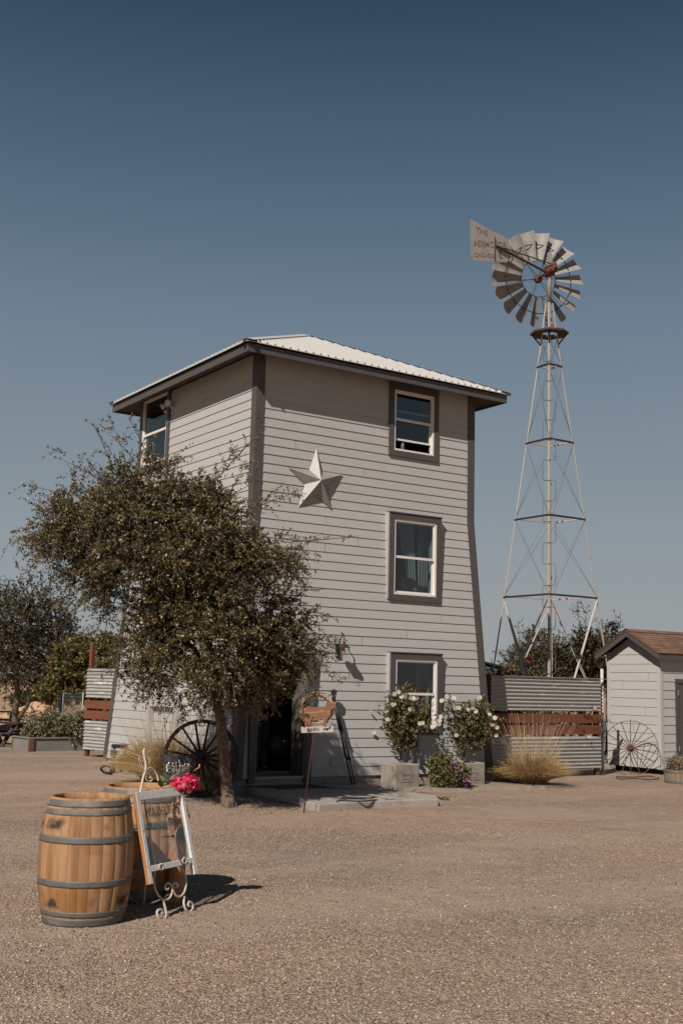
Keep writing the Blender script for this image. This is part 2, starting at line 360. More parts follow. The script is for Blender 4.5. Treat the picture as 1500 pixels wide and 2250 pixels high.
g = MB(); g.quad((-2500, -2500, -0.03), (2500, -2500, -0.03), (2500, 2500, -0.03), (-2500, 2500, -0.03))
tag(g.build('field', FIELD), kind='structure')
# the gravel yard: gently uneven sheet ending in a ragged edge
g = MB(); NX, NY = 60, 60; X0, X1, Y0, Y1 = -20.0, 36.0, -4.0, 32.0
for j in range(NY+1):
    for i in range(NX+1):
        x = X0+(X1-X0)*i/NX; y = Y0+(Y1-Y0)*j/NY
        e = min(i, NX-i, j, NY-j)
        jx = noise.noise(Vector((x*.3, y*.3, 0)))*1.2 if e == 0 else 0
        g.v.append(Vector((x, y+jx, 0.0 if e else -0.02)))
for j in range(NY):
    for i in range(NX):
        a = j*(NX+1)+i; g.f.append((a, a+1, a+NX+2, a+NX+1)); g.smooth.append(True)
tag(g.build('gravel_yard', GRAVEL), kind='structure')
# far hills
g = MB(); K = 80
for k in range(K+1):
    a = R(-10+130*k/K); rr = 700
    h = 5+7*abs(noise.noise(Vector((k*.13, 3, 0))))+3*noise.noise(Vector((k*.4, 8, 0)))
    for q, hh in ((0, -1), (60, h*.6), (160, h), (400, -1)):
        g.v.append(Vector((math.cos(a)*(rr+q), math.sin(a)*(rr+q), hh)))
for k in range(K):
    for q in range(3): a = k*4+q; g.f.append((a, a+4, a+5, a+1)); g.smooth.append(True)
tag(g.build('hills', HILLM), kind='structure')
# loose stones lying on the yard: real chips where the camera is close
def gravel_stones():
    rg = np.random.default_rng(3); n = 56000
    pts = []
    dd = 4.9 + (15-4.9)*rg.random(n)**1.35; px = rg.random(n)*1640-70
    fw = np.array([math.cos(YAW), math.sin(YAW)]); rt = np.array([math.sin(YAW), -math.cos(YAW)])
    lat = (px-750)/FPX*dd*1.02
    P = fw[None]*dd[:, None] + rt[None]*lat[:, None]
    sz = 0.0038+0.0085*rg.random(n)**2.4; sz[rg.random(n) < 0.008] *= 1.7
    base = np.array([[1,0,0],[0,1,0],[-1,0,0],[0,-1,0],[0,0,1],[0,0,-1]], float)
    F0 = np.array([[0,1,4],[1,2,4],[2,3,4],[3,0,4],[1,0,5],[2,1,5],[3,2,5],[0,3,5]])
    V = base[None]*(0.6+0.8*rg.random((n, 6, 1)))
    V[:, :, 2] *= 0.55
    V += 0.22*(rg.random((n, 6, 3))-0.5)
    th = rg.random(n)*6.28; c, s = np.cos(th), np.sin(th)
    x = V[:, :, 0]*c[:, None]-V[:, :, 1]*s[:, None]; y = V[:, :, 0]*s[:, None]+V[:, :, 1]*c[:, None]
    V[:, :, 0] = x; V[:, :, 1] = y
    V *= sz[:, None, None]
    V[:, :, 0] += P[:, None, 0]; V[:, :, 1] += P[:, None, 1]; V[:, :, 2] += (sz*0.25)[:, None]
    F = (F0[None]+6*np.arange(n)[:, None, None]).reshape(-1, 3)
    M = leafmat('stone_chips', [(0, (0.12, 0.095, 0.078)), (0.4, (0.26, 0.21, 0.165)), (0.75, (0.35, 0.28, 0.215)), (0.965, (0.47, 0.41, 0.35)), (1, (0.36, 0.17, 0.07))], 0.0, 0.9)
    tag(mesh_np('gravel_stones', V.reshape(-1, 3), F, M), 'fine loose grey brown stones of the gravel yard', 'gravel', kind='stuff')
gravel_stones()
def litter():
    rg = np.random.default_rng(17); n = 520
    c = np.array([(8.3, 14.9), (9.3, 14.3), (11.2, 15.0), (6.5, 12.5)]); k = rg.integers(0, 4, n); P = c[k]+rg.normal(size=(n, 2))*np.array([[.9, .7], [1.2, .5], [1.3, .5], [2.6, 2.4]])[k]
    th = rg.random(n)*6.28; s = .012+.016*rg.random(n); a = np.stack([np.cos(th), np.sin(th)], 1); b = np.stack([-a[:, 1], a[:, 0]], 1)
    z = .012+.10*((P[:, 0] > 9.4) & (P[:, 0] < 11.9) & (P[:, 1] > 14.75) & (P[:, 1] < 16.5))
    V = np.zeros((n, 4, 3)); 
    for i, (u, v, dz) in enumerate(((-1, 0, 0), (0, .45, .35), (1, 0, .2), (0, -.45, .3))): V[:, i, :2] = P+(a*u+b*v)*s[:, None]; V[:, i, 2] = z+dz*s
    tag(mesh_np('leaf_litter', V.reshape(-1, 3), np.arange(4*n).reshape(-1, 4), leafmat('fallen_leaves', [(0, (.08, .045, .02)), (.6, (.20, .11, .045)), (1, (.36, .20, .07))], .1, .8)), 'small brown fallen leaves scattered near the tree and pad', 'fallen leaves', kind='stuff')
litter()

# ---------------------------------------------------------------- the tower house
X0T, Y0T, WT = 9.391, 16.821, 4.765
X1T, Y1T = X0T+WT, Y0T+WT
ZK, ZB, FL = 4.85, 0.22, 0.30        # kink height, siding bottom, flare at the bottom
FY = 0.24
def flx(z): return 0.0 if z >= ZK else FL*(ZK-z)/(ZK-ZB)
def fly(z): return 0.0 if z >= ZK else FY*(ZK-z)/(ZK-ZB)
ZF = 7.17; OV = 0.46; RP = 0.30                 # fascia bottom, overhang, roof pitch
ZW = 7.34
tower = thing('tower_house', 'grey clapboard tower with flared base and pale hipped metal roof', 'tower house', (X0T+WT/2, Y0T+WT/2, 0))
def lap_wall(face, openings, z0=ZB, z1=ZW, ex=0.158, flare=True, box=None, mbs=None, seed=1, lap=0.016):
    """clapboards on one face. face in 'F' (front, -Y) 'L' (-X) 'R' (+X) 'B' (+Y)"""
    rr = random.Random(seed)
    xa, xb, ya, yb = box or (X0T, X1T, Y0T, Y1T)
    mb = mbs or MB()
    def P(t, z, out):
        fx = flx(z) if flare else 0; fy = fly(z) if flare else 0
        if face == 'F': return (t, ya-fy-out, z)
        if face == 'B': return (t, yb+fx+out, z)
        if face == 'L': return (xa-fx-out, t, z)
        return (xb+fx+out, t, z)
    def ext(z):
        fx = flx(z) if flare else 0; fy = fly(z) if flare else 0
        return (xa-fx, xb+fx) if face in 'FB' else (ya-fy, yb+fx)
    z = z0
    while z < z1-0.01:
        zt = min(z+ex, z1)
        br = sorted({z, zt} | {q for o in openings for q in (o[2], o[3]) if z < q < zt} | ({ZK} if flare and z < ZK < zt else set()))
        jt = rr.uniform(0.15, 0.85)
        for a, b in zip(br[:-1], br[1:]):
            mid = (a+b)/2; iv = [(None, None)]
            cuts = sorted((o[0], o[1]) for o in openings if o[2] <= mid <= o[3])
            la = 0.003+(lap-0.003)*(zt-a)/(ex); lb = 0.003+(lap-0.003)*(zt-b)/(ex)
            def fn(e0, e1, k, zz):
                return e0 if k is None else k
            segs = []; prev = None
            for c0, c1 in cuts: segs.append((prev, c0)); prev = c1
            segs.append((prev, None))
            if len(segs) and int(jt*1000) % 2:
                e_ = ext(mid); xj = e_[0]+(e_[1]-e_[0])*jt; ns_ = []
                for s0, s1 in segs:
                    lo = e_[0] if s0 is None else s0; hi = e_[1] if s1 is None else s1
                    ns_ += [(s0, xj-.003), (xj+.003, s1)] if lo+.3 < xj < hi-.3 else [(s0, s1)]
                segs = ns_
            for s0, s1 in segs:
                ea, eb = ext(a), ext(b)
                A0 = ea[0] if s0 is None else s0; A1 = ea[1] if s1 is None else s1
                B0 = eb[0] if s0 is None else s0; B1 = eb[1] if s1 is None else s1
                if A1-A0 < 0.02: continue
                q = [P(A0, a, la), P(A1, a, la), P(B1, b, lb), P(B0, b, lb)]
                if face in 'LB': q = q[::-1]
                mb.quad(*q)
                if a == z:
                    q = [P(A0, a, 0.0), P(A1, a, 0.0), P(A1, a, la), P(A0, a, la)]
                    if face in 'LB': q = q[::-1]
                    mb.quad(*q)
        z = zt
    return mb
# window positions, measured on the facade
def win_rect(face, tl, br, plane):
    if face == 'F': a = onY(*tl, plane); b = onY(*br, plane); return [a.x, b.x, b.z, a.z]
    a = onX(*tl, plane); b = onX(*br, plane); return [b.y, a.y, b.z, a.z]
PW1 = Y0T-0.045
W1 = win_rect('F', (858, 834), (963, 1016), PW1)
PW2 = Y0T-fly(3.26)-0.045
W2 = win_rect('F', (857, 1125), (968, 1326), PW2)
PW3 = Y0T-fly(0.9)-0.045
W3 = win_rect('F', (859, 1434), (970, 1615), PW3)
PWL = X0T-0.045
WL = win_rect('L', (308, 874), (366, 1020), PWL); WL[1] = Y1T-0.02
DP = Y0T-fly(0.2)-0.05                           # door casing plane
dL = onY(546, 1716, DP).x; dR = onY(683, 1716, DP).x; DZ = 2.32
for W_ in (W1, W2, W3): W_[3] = min(W_[3], 7.25)
WB1 = [X0T+1.9, X0T+2.75, 5.75, 6.95]            # windows of the far wall, seen through the rooms
_q = onY(892, 1216, Y1T); WB2 = [_q.x-0.33, _q.x+0.42, _q.z-0.32, _q.z+0.42]
_q = onY(885, 958, Y1T); WB1 = [_q.x-0.45, _q.x+0.45, _q.z-0.45, min(_q.z+0.45, 7.0)]
def shr(W_, k=0.05): return (W_[0]+k, W_[1]-k, W_[2]+k, W_[3]-k)
front_open = [shr(W1), shr(W2), shr(W3), (dL+0.05, dR-0.05, 0.0, DZ-0.05)]
lap_wall('F', front_open, seed=1).build('front_wall', SIDING, tower)
lap_wall('L', [shr(WL)], seed=2).build('side_wall', SIDING, tower)
lap_wall('R', [], seed=3).build('side_wall', SIDING, tower)
lap_wall('B', [shr(WB1), shr(WB2)], seed=4).build('back_wall', SIDING, tower)
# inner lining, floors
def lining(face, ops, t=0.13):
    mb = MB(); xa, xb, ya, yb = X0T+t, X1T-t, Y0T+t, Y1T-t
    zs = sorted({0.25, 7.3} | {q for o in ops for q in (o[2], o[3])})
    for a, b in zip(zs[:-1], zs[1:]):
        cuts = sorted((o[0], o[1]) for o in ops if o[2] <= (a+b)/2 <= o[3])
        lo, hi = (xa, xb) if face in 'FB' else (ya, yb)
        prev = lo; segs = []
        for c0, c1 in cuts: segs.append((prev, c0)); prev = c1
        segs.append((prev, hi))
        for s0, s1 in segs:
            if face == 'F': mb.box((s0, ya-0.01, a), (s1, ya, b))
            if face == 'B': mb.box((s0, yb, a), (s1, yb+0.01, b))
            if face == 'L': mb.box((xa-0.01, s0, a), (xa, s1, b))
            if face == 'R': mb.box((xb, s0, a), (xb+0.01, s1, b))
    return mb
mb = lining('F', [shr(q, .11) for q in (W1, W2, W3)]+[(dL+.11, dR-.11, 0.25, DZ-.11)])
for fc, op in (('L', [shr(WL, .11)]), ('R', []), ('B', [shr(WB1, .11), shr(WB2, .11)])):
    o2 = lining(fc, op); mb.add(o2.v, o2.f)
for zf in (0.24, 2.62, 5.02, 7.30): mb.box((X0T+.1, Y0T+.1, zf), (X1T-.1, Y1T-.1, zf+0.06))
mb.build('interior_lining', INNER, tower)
# jamb liners closing the cavity round each opening
def jambs(mb, face, W_, pl, k=0.09, t=0.14):
    a0, a1, z0, z1 = W_[0]+k, W_[1]-k, W_[2]+k, W_[3]-k
    if face == 'F': f = lambda u0, u1, za, zb: mb.box((u0, pl+0.03, za), (u1, Y0T+t, zb))
    elif face == 'L': f = lambda u0, u1, za, zb: mb.box((pl+0.03, u0, za), (X0T+t, u1, zb))
    else: f = lambda u0, u1, za, zb: mb.box((u0, Y1T-t, za), (u1, pl-0.03, zb))
    f(a0-.02, a0, z0, z1); f(a1, a1+.02, z0, z1); f(a0-.02, a1+.02, z0-.02, z0); f(a0-.02, a1+.02, z1, z1+.02)
def window(face, W_, pl, rail=0.5, opened=0.0, tw=0.105):
    """trim casing with white frame, two sashes and panes"""
    def B(mb, u0, u1, z0, z1, d0, d1):
        if face == 'F': mb.box((u0, pl+d0, z0), (u1, pl+d1, z1))
        elif face == 'L': mb.box((pl+d0, u0, z0), (pl+d1, u1, z1))
        else: mb.box((u0, pl-d1, z0), (u1, pl-d0, z1))
    a0, a1, z0, z1 = W_
    mb = MB()                                    # casing boards, deep enough to meet the leaning wall
    dp = 0.05 + (fly(z0) if face == 'F' else 0.0)
    B(mb, a0, a0+tw, z0+tw, z1-tw, 0, dp); B(mb, a1-tw, a1, z0+tw, z1-tw, 0, dp)
    B(mb, a0, a1, z1-tw, z1, -.003, dp); B(mb, a0, a1, z0, z0+tw, -.003, dp)
    if face == 'F': B(mb, a0-.012, a1+.012, z1, z1+.018, -.02, dp)
    win = mb.build('window', TRIM, tower)
    if face == 'F' and z0 < ZK:                  # siding-coloured cheeks of the boxed-out casing
        for (ua, ub) in ((a0-.028, a0-.001), (a1+.001, a1+.010)):
            mb = MB(); mb.box((ua, pl+.012, z0+.02), (ub, pl+.06+fly(z0), z1)); mb.build('cheek', SIDING, win)
    mb = MB(); jambs(mb, face, W_, pl); mb.build('jamb', WHITE, win)
    f0, f1, g0, g1 = a0+tw-.004, a1-tw+.004, z0+tw-.004, z1-tw+.004; fw = 0.04
    mb = MB()
    B(mb, f0, f0+fw, g0, g1, .012, .09); B(mb, f1-fw, f1, g0, g1, .012, .09)
    B(mb, f0+fw, f1-fw, g1-fw, g1, .012, .09); B(mb, f0+fw, f1-fw, g0, g0+fw, .010, .09)
    mb.build('frame', WHITE, win)
    zr = g0+(g1-g0)*rail; i0, i1 = f0+fw, f1-fw
    mb = MB(); s = .026
    B(mb, i0, i1, zr-.022, zr+.022, .030, .062); B(mb, i0, i0+s, zr+.022, g1-fw, .030, .062); B(mb, i1-s, i1, zr+.022, g1-fw, .030, .062); B(mb, i0+s, i1-s, g1-fw-s, g1-fw, .030, .062)
    mb.build('upper_sash', WHITE, win)
    mb = MB(); dz = opened; s = .034
    B(mb, i0, i1, zr-.02+dz, zr+.016+dz, .063, .088); B(mb, i0, i0+s, g0+fw+dz+s, zr-.02+dz, .063, .088); B(mb, i1-s, i1, g0+fw+dz+s, zr-.02+dz, .063, .088); B(mb, i0, i1, g0+fw+dz, g0+fw+dz+s, .063, .088)
    mb.build('lower_sash', WHITE, win)
    mb = MB(); B(mb, i0+.01, i1-.01, zr+.02, g1-fw-.02, .046, .050); mb.build('pane', GLASS, win)
    mb = MB(); B(mb, i0+.01, i1-.01, g0+fw+dz+.02, zr-.01+dz, .074, .078); mb.build('pane', GLASS, win)
    return win
window('F', W1, PW1, 0.52, 0.17)
window('F', W2, PW2, 0.50)
window('F', W3, PW3, 0.50)
window('L', WL, PWL, 0.47)
window('B', WB1, Y1T+0.045); window('B', WB2, Y1T+fly(WB2[2])+0.045)
# corner boards following the flare
def corner_trim(sx, sy):
    mb = MB(); t = 0.028; wd = 0.135
    def base(z):
        fx = flx(z); fyy = fly(z) if sy < 0 else flx(z)
        return ((X0T-fx) if sx < 0 else (X1T+fx)), ((Y0T-fyy) if sy < 0 else (Y1T+fyy))
    for za, zb in ((0.20, ZK), (ZK, ZW+0.02)):
        Pa = base(za); Pb = base(zb)
        def ring(P, z): 
            x, y = P
            return x, y, z
        for kind in (0, 1):
            q = []
            for (x, y), z in ((Pa, za), (Pb, zb)):
                ox, oy = x+sx*t, y+sy*t
                if kind == 0: q += [(ox, oy, z), (ox-sx*(wd+t), oy, z), (ox-sx*(wd+t), y-sy*.0, z), (ox, y-sy*.0, z)]
                else: q += [(ox, y-sy*.0, z), (x, y-sy*.0, z), (x, y-sy*wd, z), (ox, y-sy*wd, z)]
            if (sx*sy > 0) ^ (kind == 1): q = q[:4][::-1]+q[4:][::-1]
            mb.hexa([Vector(p) for p in q])
    mb.build('corner_trim', TRIM, tower)
for sx in (-1, 1):
    for sy in (-1, 1): corner_trim(sx, sy)
mb = MB(); mb.box((X0T-FL+.02, Y0T-FY+.02, 0.0), (X1T+FL-.02, Y1T+FL-.02, ZB-.004)); mb.build('foundation', CONC, tower)
# roof: pyramid hip of ribbed sheet
AX, AY = X0T+WT/2, Y0T+WT/2
EO = OV+0.05; ZE = ZF+0.165
HALF = WT/2+EO
_v = ray(678, 734); ZA = H+_v.z*(AX*_v.x+AY*_v.y)/(_v.x**2+_v.y**2)-.03
mb = MB(); A = Vector((AX, AY, ZA))
E = [Vector((AX+sx*HALF, AY+sy*HALF, ZE)) for sx, sy in ((-1,-1),(1,-1),(1,1),(-1,1))]
for i in range(4):
    a, b = E[i], E[(i+1) % 4]; u = (b-a).normalized(); mid = (a+b)/2; up = (A-mid); n = u.cross(up).normalized()
    if n.z < 0: n = -n
    dn = Vector((0, 0, -0.012))
    mb.add([a, b, A, a+dn, b+dn, A+dn], [(0,1,2), (3,5,4), (0,3,4,1)])
    L = (b-a).length; k = 0; x = 0.08
    while x < L-0.06:
        f = 1-abs(2*x/L-1); p0 = a+u*x; p1 = p0+up*f
        if f > 0.04:
            wd = 0.020; h = 0.030
            ww = u*wd; tt = u*(wd*.55)
            mb.add([p0-ww, p0+ww, p0+tt+n*h, p0-tt+n*h, p1-ww, p1+ww, p1+tt+n*h, p1-tt+n*h],
                   [(0,1,2,3), (4,7,6,5), (0,4,5,1), (1,5,6,2), (2,6,7,3), (3,7,4,0)])
        x += 0.152
roof = mb.build('roof', ROOFM, tower)
mb = MB()
for e in E:
    d = (A-e).normalized(); x = d.cross(Vector((0,0,1))).normalized(); n = x.cross(d).normalized()
    if n.z < 0: n = -n
    for s in (-1, 1):
        a = e+n*.03; b = A+n*.03; y = x*s*.13-n*.03
        mb.add([a, b, b+y, a+y], [(0,1,2,3)] if s < 0 else [(3,2,1,0)])
mb.build('hip_cap', ROOFM, roof)
mb = MB(); o = OV; a0, a1, b0, b1 = X0T-o, X1T+o, Y0T-o, Y1T+o; t = .025
for za, zb, k in ((ZF, ZF+.135, 0.0), ):
    mb.box((a0-k, b0-k, za), (a1+k, b0+t, zb)); mb.box((a0-k, b1-t, za), (a1+k, b1+k, zb))
    mb.box((a0-k, b0+t, za), (a0+t, b1-t, zb)); mb.box((a1-t, b0+t, za), (a1+k, b1-t, zb))
mb.build('fascia', TRIM, tower)
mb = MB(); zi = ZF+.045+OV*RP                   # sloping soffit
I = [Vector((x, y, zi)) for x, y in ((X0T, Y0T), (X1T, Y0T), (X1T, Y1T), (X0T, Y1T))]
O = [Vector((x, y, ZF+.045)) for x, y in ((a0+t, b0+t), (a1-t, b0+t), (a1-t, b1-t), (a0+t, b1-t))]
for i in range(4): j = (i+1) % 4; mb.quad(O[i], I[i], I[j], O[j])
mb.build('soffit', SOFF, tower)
# door: casing, leaf swung inward, threshold
cw = 0.115
mb = MB(); dpth = fly(0.2)+.07
mb.box((dL, DP, 0.14), (dL+cw, DP+dpth, DZ-cw)); mb.box((dR-cw, DP, 0.14), (dR, DP+dpth, DZ-cw)); mb.box((dL, DP-.003, DZ-cw), (dR, DP+dpth, DZ))
mb.build('door_casing', TRIM, tower)
mb = MB(); mb.box((dL+cw, DP+.02, .24), (dL+cw+.03, Y0T+.14, DZ-cw)); mb.box((dR-cw-.03, DP+.02, .24), (dR-cw, Y0T+.14, DZ-cw)); mb.box((dL+cw+.03, DP+.02, DZ-cw-.03), (dR-cw-.03, Y0T+.14, DZ-cw))
mb.build('door_frame', mat('door_jamb_paint', (0.13, 0.115, 0.10), 0.7, c2=(0.10, 0.09, 0.08)), tower)
mb = MB(); mb.box((dL+cw, DP+.03, .20), (dR-cw, Y0T+.2, .245)); mb.build('threshold', mat('threshold_metal', (0.28, 0.25, 0.22), 0.5, 0.5), tower)
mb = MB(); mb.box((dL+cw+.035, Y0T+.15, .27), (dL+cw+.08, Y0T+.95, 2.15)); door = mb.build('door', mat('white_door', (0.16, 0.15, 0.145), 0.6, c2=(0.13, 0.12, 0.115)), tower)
mb = MB()
for z0, z1 in ((.4, 1.0), (1.15, 2.0)): mb.box((dL+cw+.08, Y0T+.28, z0), (dL+cw+.086, Y0T+.82, z1))
mb.build('door_panel', MATS['white_vinyl'], door)
mb = MB(); mb.ball((dL+cw+.115, Y0T+.88, 1.12), .03); mb.build('handle', MATS['galvanised_steel'], door)
# outlet cover on the siding
p = onY(731, 1675, Y0T-fly(.45)-.02); mb = MB(); mb.box((p.x-.045, p.y-.03, p.z-.065), (p.x+.045, p.y+.03, p.z+.065)); mb.build('outlet_cover', SIDING, tower, bevel=.006)
# boxed-out casing low on the left wall
PC = X0T-flx(.35)-.05
ca = onX(321, 1560, PC).y; cb = onX(386, 1565, PC).y; cz = onX(350, 1553, PC).z
mb = MB(); dd = 0.36
for u0, u1 in ((cb, cb+.13), (ca-.15, ca)): mb.box((PC, u0, .30), (PC+dd, u1, cz))
mb.box((PC-.01, cb, cz), (PC+dd, ca, cz+.16))
mb.build('vent_casing', SIDING, tower)

# ---------------------------------------------------------------- concrete pad, mat
pad_px = [(523, 1724), (590, 1739), (657, 1754), (672, 1762), (700, 1768), (760, 1765), (823, 1761), (900, 1758.5), (963, 1757), (955, 1747), (905, 1742), (850, 1735)]
pts = [onz(x, y, .10) for x, y in pad_px] + [Vector((dR+1.3, Y0T-FY+.01, .1)), Vector((X0T-FL+.05, Y0T-FY+.01, .1))]
out = [(p.x, p.y) for p in pts]
mb = MB(); mb.prism(out, (0, 0, -0.05), Vector((1,0,0)), Vector((0,1,0)), Vector((0,0,1)), .15)
tag(mb.build('concrete_pad', SLABM, bevel=.008), 'low pale concrete pad outside the tower door', 'concrete pad')
mb = MB(); c = onz(585, 1722, .1); mb.box((dL+.25, Y0T-FY-.62, .1), (dR-.05, Y0T-FY-.10, .118))
tag(mb.build('door_mat', mat('coir', (0.14, 0.058, 0.03), 0.95, c2=(0.09, 0.04, 0.02), ns=60, bump=.8, bs=200), bevel=.004), 'rust brown coir mat on the pad outside the dark doorway', 'doormat')

# ---------------------------------------------------------------- plants
def unit(a): return a/np.maximum(np.linalg.norm(a, axis=-1, keepdims=True), 1e-9)
def twig_leaves(rg, S, D, L, nl, size, droop=0.25, spread=0.9, asp=0.45, up=0.35, sz_var=0.5, keep=None, wob=0.12):
    """leaf rhombs along curved twigs; returns leaf verts/faces and twig verts/faces"""
    n = len(S); D = unit(D)
    side = unit(np.cross(D, rg.normal(size=(n, 3)))); bend = side*(wob*rg.normal(size=(n, 1)))
    def pt(t): return S[:, None]+D[:, None]*(L[:, None]*t)[..., None]+bend[:, None]*(L[:, None]*t*t)[..., None]*2 - np.array([0, 0, 1.])*(droop*L[:, None]*t*t)[..., None]
    t = 0.08+0.92*rg.random((n, nl)); P = pt(t)
    ld = unit(D[:, None]*0.5 + rg.normal(size=(n, nl, 3))*spread + np.array([0, 0, up*0.3]))
    nm = rg.normal(size=(n, nl, 3))+np.array([0, 0, 0.8]); sd = unit(np.cross(ld, nm)); nn = unit(np.cross(sd, ld))
    s = size*(1-sz_var/2+sz_var*rg.random((n, nl)))[..., None]
    a = P; b = P+ld*s*0.5+sd*s*asp*0.5+nn*s*0.10; c = P+ld*s; d = P+ld*s*0.5-sd*s*asp*0.5+nn*s*0.10
    V = np.stack([a, b, c, d], 2).reshape(-1, 4, 3)
    if keep is not None: V = V[keep(V[:, 0])]
    V = V.reshape(-1, 3); F = np.arange(len(V)).reshape(-1, 4)
    ts = np.linspace(0, 1, 4)[None].repeat(n, 0); C = pt(ts)
    e1 = side[:, None]; e2 = np.cross(D, side)[:, None]
    r = (0.0045*(L/0.4)*1.0)[:, None, None]*np.array([1, .8, .55, .25])[None, :, None]
    ring = np.stack([C+e1*r, C-e1*r*.5+e2*r*.87, C-e1*r*.5-e2*r*.87], 2)
    if keep is not None: ring = ring[keep(C[:, -1]) & keep(C[:, 0])]
    m_ = len(ring); TV = ring.reshape(-1, 3); fs = []
    for k in range(3):
        for j in range(3):
            j2 = (j+1) % 3; fs.append([k*3+j, k*3+j2, k*3+3+j2, k*3+3+j])
    TF = (np.array(fs)[None]+12*np.arange(m_)[:, None, None]).reshape(-1, 4)
    return V, F, TV, TF
def cat_parts(L):
    V = []; F = []; o = 0
    for v, f in L: V.append(v); F.append(f+o); o += len(v)
    return np.concatenate(V), np.concatenate(F)
def blob_twigs(rg, blobs, dens, inner=0.55, out=0.75, jit=0.55, updir=0.15):
    S = []; D = []
    for (c, r, k) in blobs:
        n = int(dens*k); q = unit(rg.normal(size=(n, 3))); rad = inner+(1-inner)*rg.random((n, 1))**0.7
        S.append(np.array(c)+q*np.array(r)*rad); D.append(unit(q*out+rg.normal(size=(n, 3))*jit+np.array([0, 0, updir])))
    return np.concatenate(S), np.concatenate(D)
LEAF_OAK = leafmat('oak_leaves', [(0, (0.036, 0.037, 0.017)), (0.3, (0.078, 0.073, 0.032)), (0.6, (0.135, 0.113, 0.050)), (0.85, (0.215, 0.160, 0.072)), (1, (0.29, 0.178, 0.075))], 0.14, 0.40)
LEAF_DK = leafmat('dark_leaves', [(0, (0.022, 0.024, 0.012)), (0.5, (0.050, 0.050, 0.024)), (1, (0.11, 0.075, 0.032))], 0.16, 0.5)
LEAF_YG = leafmat('yellow_green_leaves', [(0, (0.055, 0.06, 0.018)), (0.5, (0.13, 0.115, 0.035)), (0.85, (0.22, 0.17, 0.055)), (1, (0.26, 0.13, 0.04))], 0.3, 0.5)
LEAF_MID = leafmat('shrub_leaves', [(0, (0.040, 0.040, 0.019)), (0.6, (0.085, 0.078, 0.036)), (1, (0.15, 0.105, 0.048))], 0.22, 0.5)
LEAF_GREY = leafmat('grey_green_leaves', [(0, (0.10, 0.095, 0.05)), (0.6, (0.20, 0.18, 0.10)), (1, (0.30, 0.25, 0.14))], 0.2, 0.6)
LEAF_ROSE = leafmat('rose_leaves', [(0, (0.05, 0.060, 0.022)), (0.4, (0.125, 0.128, 0.050)), (0.85, (0.20, 0.165, 0.065)), (1, (0.28, 0.15, 0.05))], 0.25, 0.45)

def clumped(rg, blobs, per_area, tw_per, rc=(.13, .27)):
    """foliage gathered in uneven clumps over the blobs, with gaps between"""
    CB = []
    for (c, r, k) in blobs:
        n = max(3, int(k*per_area))
        q = unit(rg.normal(size=(n, 3))); rad = 0.35+0.68*rg.random((n, 1))**.55
        P = np.array(c)+q*np.array(r)*rad
        for i in range(n):
            rr = rc[0]+(rc[1]-rc[0])*rg.random(); CB.append((P[i], q[i], rr))
    S = []; D = []
    for P, o, rr in CB:
        m_ = int(tw_per*(rr/.2)**2*(.6+.8*rg.random())); q = unit(rg.normal(size=(m_, 3)))
        S.append(P+q*rr*np.array([1, 1, .75])*(0.2+.8*rg.random((m_, 1)))); D.append(unit(q*.7+o*.55+rg.normal(size=(m_, 3))*.35+np.array([0, 0, .12])))
    return np.concatenate(S), np.concatenate(D)
def tree(name, label, cat, base, blobs, dens, leaf, lsize, twl, limbs, trunk_r, nl=16, droop=0.25, extra=None, seed=1, keep=None, group=None, bark=None, asp=.45, updir=.15, jit=.55, part='crown', clump=None):
    rg = np.random.default_rng(seed)
    t = thing(name, label, cat, base, 0, group)
    S, D = clumped(rg, blobs, *clump) if clump else blob_twigs(rg, blobs, dens, jit=jit, updir=updir)
    L = twl*(0.6+0.8*rg.random(len(S)))
    parts = [twig_leaves(rg, S, D, L, nl, lsize, droop, keep=keep, asp=asp)]
    if extra:
        for (a, b, n_, sp) in extra:              # long loose shoots
            a = np.array(a); b = np.array(b); k = n_
            tt = rg.random(k)[:, None]; mid = a+(b-a)*tt
            Dn = unit((b-a)[None]+rg.normal(size=(k, 3))*np.linalg.norm(b-a)*0.8)
            parts.append(twig_leaves(rg, mid, Dn, sp*(0.5+rg.random(k)), max(5, nl//2), lsize*.95, droop*.5, asp=asp))
            parts.append(twig_leaves(rg, a[None], (b-a)[None], np.array([np.linalg.norm(b-a)]), 14, lsize*.9, 0.03, asp=asp, wob=.05))
    V, F = cat_parts([(p[0], p[1]) for p in parts]); W_, G_ = cat_parts([(p[2], p[3]) for p in parts])
    o = np.array(base); cr = mesh_np(part, V-o, F, leaf, t); mesh_np('twigs', W_-o, G_, TWIG, cr)
    mb = MB()
    for pts, r0, r1 in limbs:
        pts = [Vector(p) for p in pts]; P = []
        n = len(pts)
        for i in range(n-1):
            for k in range(5):
                q = pts[i].lerp(pts[i+1], k/5)
                if i or k: q = q+Vector((rnd.uniform(-1, 1), rnd.uniform(-1, 1), rnd.uniform(-1, 1)))*min(0.02, r0*.2)
                P.append(q)
        P.append(pts[-1]); m_ = len(P)
        mb.tube(P, [r0+(r1-r0)*(i/(m_-1))**.8 for i in range(m_)], 10)
    mb.build('trunk', bark or BARK, t)
    return t
